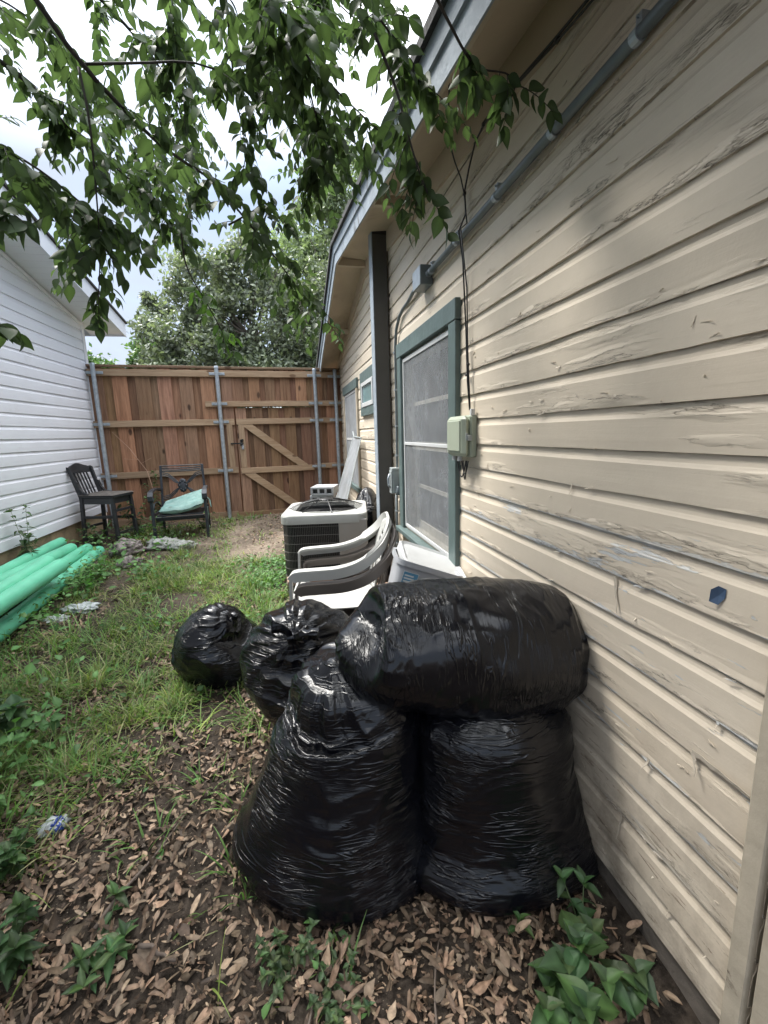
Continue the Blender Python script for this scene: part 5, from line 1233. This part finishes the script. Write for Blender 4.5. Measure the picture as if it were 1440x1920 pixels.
# front plants
for args, kw in (
 (('broadleaf_plant', 'large heart leaved plant at the foot of the tan wall in the near corner', (.74, .84, 0), .15, 9, .078, .38, 7, .95, 2), dict(pair=False, top_only=True, tintc=(.85, 1.0, .9))),
 (('broadleaf_plant', 'second heart leaved plant further left of the large one by the wall', (.62, .80, 0), .10, 6, .072, .40, 17, 1.1, 2), dict(pair=False, top_only=True, tintc=(.8, .95, .85))),
 (('seedling', 'star shaped seedling beside the squat bag, nearer the wall', (.80, .97, 0), .20, 2, .075, .24, 8, .35, 3), dict(tintc=(1.0, 1.25, 1.2))),
 (('seedling', 'small star shaped seedling in front of the squat bag', (.60, 1.02, 0), .09, 1, .055, .25, 9, .3, 2), dict(tintc=(1.1, 1.3, 1.0))),
 (('creeping_plant', 'small leaved creeper at the foot of the tall front bag', (-.10, 1.10, 0), .11, 9, .038, .32, 10, 1.1, 7), dict()),
 (('creeping_plant', 'small leaved creeper along the bottom edge in front of the tall bag', (.03, .98, 0), .09, 9, .034, .32, 11, 1.4, 7), dict()),
 (('broadleaf_plant', 'weed with long pointed leaves in the litter at the lower left', (-.66, 1.27, 0), .09, 5, .082, .22, 12, 1.5, 4), dict(tintc=(.85, 1.05, .9))),
 (('broadleaf_plant', 'dark leafy weed in the bottom left corner of the yard', (-.92, 1.30, 0), .17, 9, .072, .33, 13, .7, 5), dict(tintc=(.75, .9, .8))),
 (('broadleaf_plant', 'bushy weed over the crushed can', (-1.08, 1.62, 0), .17, 8, .062, .34, 14, .7, 5), dict(tintc=(.8, 1., .8))),
 (('broadleaf_plant', 'weed with one broad pale leaf at the left of the grass', (-1.50, 2.42, 0), .22, 6, .13, .36, 15, .5, 3), dict(tintc=(.95, 1.1, 1.1)))):
    a = list(args); a[2] = (a[2][0], a[2][1], gz(a[2][0], a[2][1])-.005); plant(*a, **kw)
mb = MB(); mb.tube([(-2.02, 7.22, .7), (-2.10, 7.3, 1.02), (-2.32, 7.33, 1.38), (-2.52, 7.33, 1.62)], [.006, .005, .004, .002], 6); mb.tube([(-2.17, 7.3, 1.14), (-2.02, 7.3, 1.22)], .0025, 5); mb.tube([(-2.2, 7.3, 1.2), (-2.4, 7.3, 1.22)], .0025, 5)
o = obj('dry_stalk', mb, simple('dry_stalk_tan', (.36, .22, .15), .7)); tag(o, 'thin bare reddish stalk arching up in front of the fence boards', 'stalk')
rr = random.Random(8)
for (x, y, L, a, r0, lab) in ((-.60, 1.50, .42, 1.1, .006, 'dark stick lying across the soil left of the tall front bag'), (-.48, 1.20, .13, -.5, .007, 'short thick stick in the litter near the bottom edge'), (-.02, 1.02, .34, 1.3, .004, 'thin straw coloured stick at the bottom edge of the litter'), (.33, .98, .30, 1.2, .003, 'thin stick under the gap between the front bags')):
    mb = MB(); pts = []
    for i in range(7): s_ = (i/6-.5)*L; xx, yy_ = x+math.cos(a)*s_+rr.uniform(-.006, .006), y+math.sin(a)*s_+rr.uniform(-.006, .006); pts.append((xx, yy_, gz(xx, yy_)+r0+.015+.01*math.sin(i)))
    mb.tube(pts, [r0*(1.1-.1*i) for i in range(7)], 6); o = obj('stick', mb, simple('stick_brown', (.13, .10, .08), .8) if 'stick_brown' not in bpy.data.materials else bpy.data.materials['stick_brown'], smooth=True); tag(o, lab, 'stick', 'sticks in the leaf litter')

# ================================================================== overhanging tree
BR = {
'b1':[(-.63,1.6,2.76),(-.53,1.7,2.62),(-.37,1.9,2.53),(-.22,2.1,2.52),(-.03,2.3,2.37),(.11,2.5,2.25),(.3,2.7,2.11)],
'b2':[(-.53,1.7,2.62),(-.39,1.8,2.71),(-.23,1.9,2.8),(-.08,2.0,2.83),(.1,2.1,2.85),(.28,2.2,2.84),(.44,2.2,2.74)],
'b3':[(-.54,1.7,2.61),(-.53,1.7,2.48),(-.55,1.75,2.34),(-.58,1.8,2.14),(-.61,1.8,1.95)],
'b4':[(-.94,1.9,2.8),(-.79,2.0,2.73),(-.74,2.1,2.68),(-.64,2.2,2.62),(-.52,2.3,2.54),(-.46,2.5,2.45)],
'b5':[(0,1.5,2.77),(.12,1.7,2.76),(.25,1.9,2.79),(.39,2.0,2.76),(.50,2.05,2.72)],
'b6':[(.16,1.3,2.65),(.31,1.4,2.64),(.43,1.5,2.61),(.47,1.53,2.54)],
'b7':[(.38,1.2,2.59),(.5,1.3,2.55),(.59,1.35,2.51),(.71,1.4,2.54),(.76,1.4,2.51)],
'b8':[(.3,1.35,2.55),(.37,1.4,2.46),(.4,1.4,2.36),(.43,1.4,2.27),(.46,1.4,2.20)],
'b9':[(-.8,1.5,2.35),(-.74,1.6,2.33),(-.67,1.7,2.31),(-.58,1.8,2.25),(-.5,1.9,2.21)],
'b10':[(-.85,1.5,2.19),(-.74,1.5,2.14),(-.69,1.5,2.10)],
'b11':[(-.84,1.4,1.86),(-.78,1.4,1.83),(-.72,1.4,1.81)],
'b12':[(-.4,2.3,2.42),(-.41,2.4,2.3),(-.34,2.45,2.15),(-.26,2.5,1.98),(-.19,2.5,1.88)],
'b13':[(-.36,2.2,3.35),(-.35,2.4,3.29),(-.38,2.6,3.22),(-.4,2.7,3.03)],
'b14':[(-.1,1.8,3.01),(-.11,2.0,2.98),(-.11,2.1,2.86),(-.09,2.2,2.71),(-.12,2.2,2.6)],
'b15':[(-.77,2.3,3.37),(-.62,2.6,3.41),(-.47,2.8,3.3),(-.43,3.0,3.07),(-.43,3.0,2.85)],
'b16':[(-1.25,2.6,3.47),(-1.07,2.8,3.45),(-.93,3.0,3.35),(-.78,3.1,3.2),(-.65,3.2,3.05)],
'b17':[(.1,2.4,3.59),(.3,2.5,3.59),(.5,2.6,3.56),(.62,2.7,3.64)],
'b18':[(-.19,2.25,2.43),(-.09,2.3,2.51),(-.02,2.3,2.55),(.05,2.3,2.47)],
'b19':[(.03,1.7,2.86),(.13,1.8,2.79),(.18,1.9,2.71),(.21,2.0,2.63),(.18,2.0,2.55)],
'b20':[(-1.1,1.6,2.75),(-.95,1.9,2.95),(-.8,2.2,3.05),(-.66,2.5,3.0),(-.55,2.8,2.85)],
'b21':[(-.7,1.3,2.65),(-.45,1.5,2.85),(-.25,1.7,2.98),(-.02,1.9,3.05),(.2,2.1,3.08)],
'b22':[(-1.3,2.0,2.6),(-1.15,2.2,2.65),(-1.0,2.4,2.6),(-.9,2.6,2.45)],
'b23':[(.0,2.2,3.3),(.15,2.5,3.3),(.28,2.8,3.2),(.32,3.0,3.05)]}
OFF = {   # unseen limbs added above and behind the viewer to shade the yard
'c1':[(-1.2,.6,3.0),(-.6,.4,3.1),(0,.2,3.2),(.5,0,3.2)],'c2':[(-.9,1.0,3.5),(-.3,1.0,3.7),(.2,1.0,3.7)],'c3':[(-1.8,1.2,2.8),(-1.5,.7,2.8),(-1.2,.2,2.8)],'c4':[(-.5,-.4,3.0),(0,-.6,3.0),(.5,-.8,3.0)],'c5':[(-.4,1.3,3.4),(.1,1.4,3.5),(.5,1.5,3.6)],'c7':[(.0,-.2,2.9),(.4,.1,3.0),(.7,.3,3.05)],'c8':[(-.6,.0,3.3),(.0,.2,3.5),(.6,.4,3.5)],'c9':[(-.9,-.8,3.2),(-.2,-1.2,3.4),(.6,-1.4,3.4)],'c10':[(-1.6,.2,3.3),(-1.2,-.6,3.5),(-.8,-1.4,3.6)],'c11':[(-.2,.8,3.7),(.3,.9,3.8),(.8,1.0,3.8)],'c12':[(-2.2,.8,3.2),(-2.0,1.6,3.5),(-1.8,2.4,3.6)],'c6':[(-1.6,2.0,3.6),(-1.2,1.6,3.8),(-.8,1.2,3.9)]}
tree = thing('overhanging_tree', 'leafy tree whose drooping branches hang over the top of the yard', 'tree', (-2.2, -1.2, -.1))
tw = MB(); tw.tube([(-2.2, -1.2, -.15), (-2.15, -1.15, 1.0), (-2.0, -1.0, 2.0), (-1.7, -.4, 2.9), (-1.3, .6, 3.3)], [.16, .13, .11, .08, .05], 12)
o = obj('trunk', tw, simple('grey_bark', (.10, .085, .07), .9, var=.3, scale=20, bump=.01), tree, smooth=True); o.matrix_parent_inverse = Matrix.Translation(tree.location).inverted()
bmb = MB(); LP, LD, LL, LT = [], [], [], []
rr = np.random.default_rng(77)
dens = {'b1': 34, 'b2': 32, 'b3': 15, 'b4': 38, 'b5': 26, 'b6': 15, 'b7': 10, 'b8': 9, 'b9': 22, 'b10': 8, 'b11': 6, 'b12': 9, 'b13': 26, 'b14': 16, 'b15': 30, 'b16': 32, 'b17': 26, 'b18': 10, 'b19': 24, 'b20': 30, 'b21': 30, 'b22': 22, 'b23': 20}
tl = {'b1': .19, 'b2': .22, 'b4': .20, 'b5': .2, 'b19': .18, 'b14': .17, 'b15': .22, 'b3': .14, 'b7': .11, 'b8': .12, 'b10': .10, 'b11': .08, 'b12': .09, 'b6': .2, 'b9': .2, 'b18': .11}
for nm, pts in {**BR, **OFF}.items():
    C = cat(pts, 30); last = len(C)-1
    if nm[0] == 'b': bmb.tube(cat(pts, 16), list(np.linspace(.0085 if nm in ('b1', 'b4', 'b15') else .0045, .0016, 16)), 6)
    nt_ = int(dens.get(nm, 22)*.86)+1; L0 = tl.get(nm, .27 if nm[0] == 'b' else .42)
    for j in range(nt_):
        q = rr.uniform(.05, 1) if nm not in ('b3', 'b12') else rr.uniform(.35, 1); p = C[int(q*last)]; dirb = C[min(int(q*last)+1, last)]-C[max(int(q*last)-1, 0)]; dirb = dirb/np.linalg.norm(dirb)
        out_ = rr.normal(0, 1, 3); out_[2] *= .25; out_ /= np.linalg.norm(out_)
        d = dirb*.55+out_*.95+np.array([0, 0, -.16]); d /= np.linalg.norm(d); L = L0*rr.uniform(.6, 1.3)
        m = 8; tp = [p]; dd = d.copy()
        for i in range(m): dd = dd+np.array([0, 0, -.075]); dd /= np.linalg.norm(dd); tp.append(tp[-1]+dd*L/m)
        if nm[0] == 'b': bmb.tube(tp, list(np.linspace(.0018, .0008, m+1)), 4, False)
        side = 1; perp = np.cross(dd, [0, 0, 1.]); perp = perp/np.linalg.norm(perp) if np.linalg.norm(perp) > .1 else np.array([1., 0, 0])
        nl_ = int(L/.024)+2
        for i in range(nl_):
            f = (i+.6)/nl_; k = f*m; a = int(min(k, m-1)); pp = tp[a]+(tp[a+1]-tp[a])*(k-a); side = -side
            ld_ = dd*.6+perp*side*.8+np.array([0, 0, -.38])+rr.normal(0, .30, 3)
            LP.append(pp); LD.append(ld_); LL.append(rr.uniform(.054, .092)*(1-.22*f)*(.9 if nm[0] == 'b' else 2.0)); 
            LT.append([1.25, 1.5, .8] if nm == 'b12' else [1, 1, 1])
        LP.append(tp[-1]); LD.append(dd+rr.normal(0, .2, 3)); LL.append(rr.uniform(.03, .055)); LT.append([1, 1, 1])
o = obj('branches', bmb, simple('dark_twig', (.035, .03, .026), .8), tree, smooth=True); o.matrix_parent_inverse = Matrix.Translation(tree.location).inverted()
LP, LD, LL, LT = map(np.array, (LP, LD, LL, LT)); n = len(LP)
V, F, T = leaves(LP, LD, LL, LL*rr.uniform(.22, .33, n), rr.normal(0, .7, n), OV8, np.full((n, 1), .28), rr.uniform(0, .5, n), LT*rr.uniform(.7, 1.3, (n, 1)))
M_leaf = leaf_mat('tree_leaf', (.043, .068, .034), (.066, .098, .048), .40, .5, spec=.25)
o = npmesh('crown', V, F, M_leaf, tree, True, T); o.matrix_parent_inverse = Matrix.Translation(tree.location).inverted()
print('canopy leaves', n)

# ================================================================== background trees
def bgtree(name, label, blobs, n, leafs, trunk, ca, cb, seed, loc_=(0, 0, 0)):
    rr = np.random.default_rng(seed); root = thing(name, label, 'tree', trunk[0]); inv = Matrix.Translation(root.location).inverted()
    mb = MB(); mb.tube(trunk, list(np.linspace(.32, .12, len(trunk))), 10)
    top = Vector(trunk[-1])
    for b in blobs:
        c = Vector(b[:3]); mid = (top+c)/2+Vector(rr.normal(0, .35, 3)); mb.tube([top, mid, c], [.11, .07, .03], 6)
        for k in range(7):
            e = c+Vector(rr.normal(0, 1, 3))*b[3]*.5; mb.tube([mid, (mid+e)/2+Vector(rr.normal(0, .15, 3)), e], [.045, .03, .012], 5)
    o = obj('trunk', mb, bpy.data.materials['grey_bark'], root, smooth=True); o.matrix_parent_inverse = inv
    # clumps over each blob's volume, leaves inside each clump
    tot = sum(b[3]**2 for b in blobs); Ps, Ts = [], []
    for b in blobs:
        nb = int(n*b[3]**2/tot); nc = max(10, int(nb/150))
        u = rr.normal(0, 1, (nc, 3)); u /= np.linalg.norm(u, axis=1)[:, None]; rad = b[3]*rr.uniform(.55, 1.05, nc)*np.array([1.0])
        cc = np.array(b[:3])+u*rad[:, None]*np.array([1, 1, b[4]]); ci = rr.integers(0, nc, nb); g = rr.uniform(.7, 1.3, nc)
        Ps.append(cc[ci]+rr.normal(0, 1, (nb, 3))*b[3]*.145*rr.uniform(.45, 1.35, nc)[ci][:, None]); Ts.append(g[ci])
    P = np.vstack(Ps); g = np.concatenate(Ts); m = len(P); D = rr.normal(0, 1, (m, 3)); L = leafs*rr.uniform(.7, 1.3, m)
    sh = [(0, .15), (.5, 1), (1, .1)]
    V, F, T = leaves(P, D, L, L*.3, rr.uniform(0, 3, m), sh, np.full((m, 1), .2), rr.uniform(0, .3, m), (g*rr.uniform(.7, 1.3, m))[:, None]*np.ones((1, 3)))
    mt = leaf_mat(name+'_leaf', ca, cb, .30, .45, spec=.6)
    o = npmesh('crown', V, F, mt, root, False, T); o.matrix_parent_inverse = inv
bgtree('live_oak', 'large grey green oak rising behind the fence', [(-2.4, 18, 6.6, 1.7, .85), (-.9, 18.3, 7.4, 1.5, .9), (-3.6, 18.2, 5.9, 1.2, .8), (-4.1, 18, 4.6, 1.2, .8), (-2.6, 17.6, 4.6, 1.8, .7), (-.6, 17.8, 5.2, 1.9, .8), (.9, 18.5, 6.6, 1.8, .85), (1.6, 18, 4.8, 1.6, .8), (-1.0, 17.6, 3.6, 1.6, .6), (-3.4, 17.6, 3.4, 1.5, .6), (.9, 17.8, 3.4, 1.6, .6)], 46000, .16,
    [(-1.2, 18.5, 0), (-1.1, 18.4, 1.6), (-1.0, 18.3, 3.0)], (.11, .135, .095), (.19, .215, .155), 3)
bgtree('tall_tree', 'taller pale green tree rising behind the oak beside the tan roof', [(1.9, 20.5, 9.6, 1.6, 1.0), (3.2, 20.5, 11.2, 1.8, 1.0), (4.3, 20.8, 9.4, 1.9, 1.0), (2.9, 20.2, 7.7, 1.8, .9), (1.3, 20.2, 8.0, 1.2, .9), (4.8, 21, 7.0, 2.0, 1)], 36000, .17,
    [(3.0, 21.0, 0), (3.0, 20.9, 3.0), (3.1, 20.8, 6.0)], (.14, .18, .11), (.23, .28, .17), 4)
bgtree('small_tree', 'small bright green tree behind the fence corner by the white house', [(-7.6, 21, 4.2, 1.0, .8), (-8.6, 21, 4.6, 1.1, .8), (-6.9, 21.2, 3.9, .9, .8), (-9.6, 21, 4.4, 1.2, .8)], 9000, .17, [(-8.0, 21, 0), (-8.0, 21, 2.5)], (.06, .12, .045), (.11, .18, .07), 5)
bgtree('small_tree', 'small light green tree left of the oak above the fence', [(-5.4, 20.5, 4.6, .8, .9), (-4.9, 20.5, 5.0, .7, .9), (-5.9, 20.6, 4.0, .7, .8)], 6500, .15, [(-5.2, 20.6, 0), (-5.2, 20.5, 3.2)], (.065, .125, .045), (.12, .19, .07), 6)
print('objects', len(bpy.data.objects))
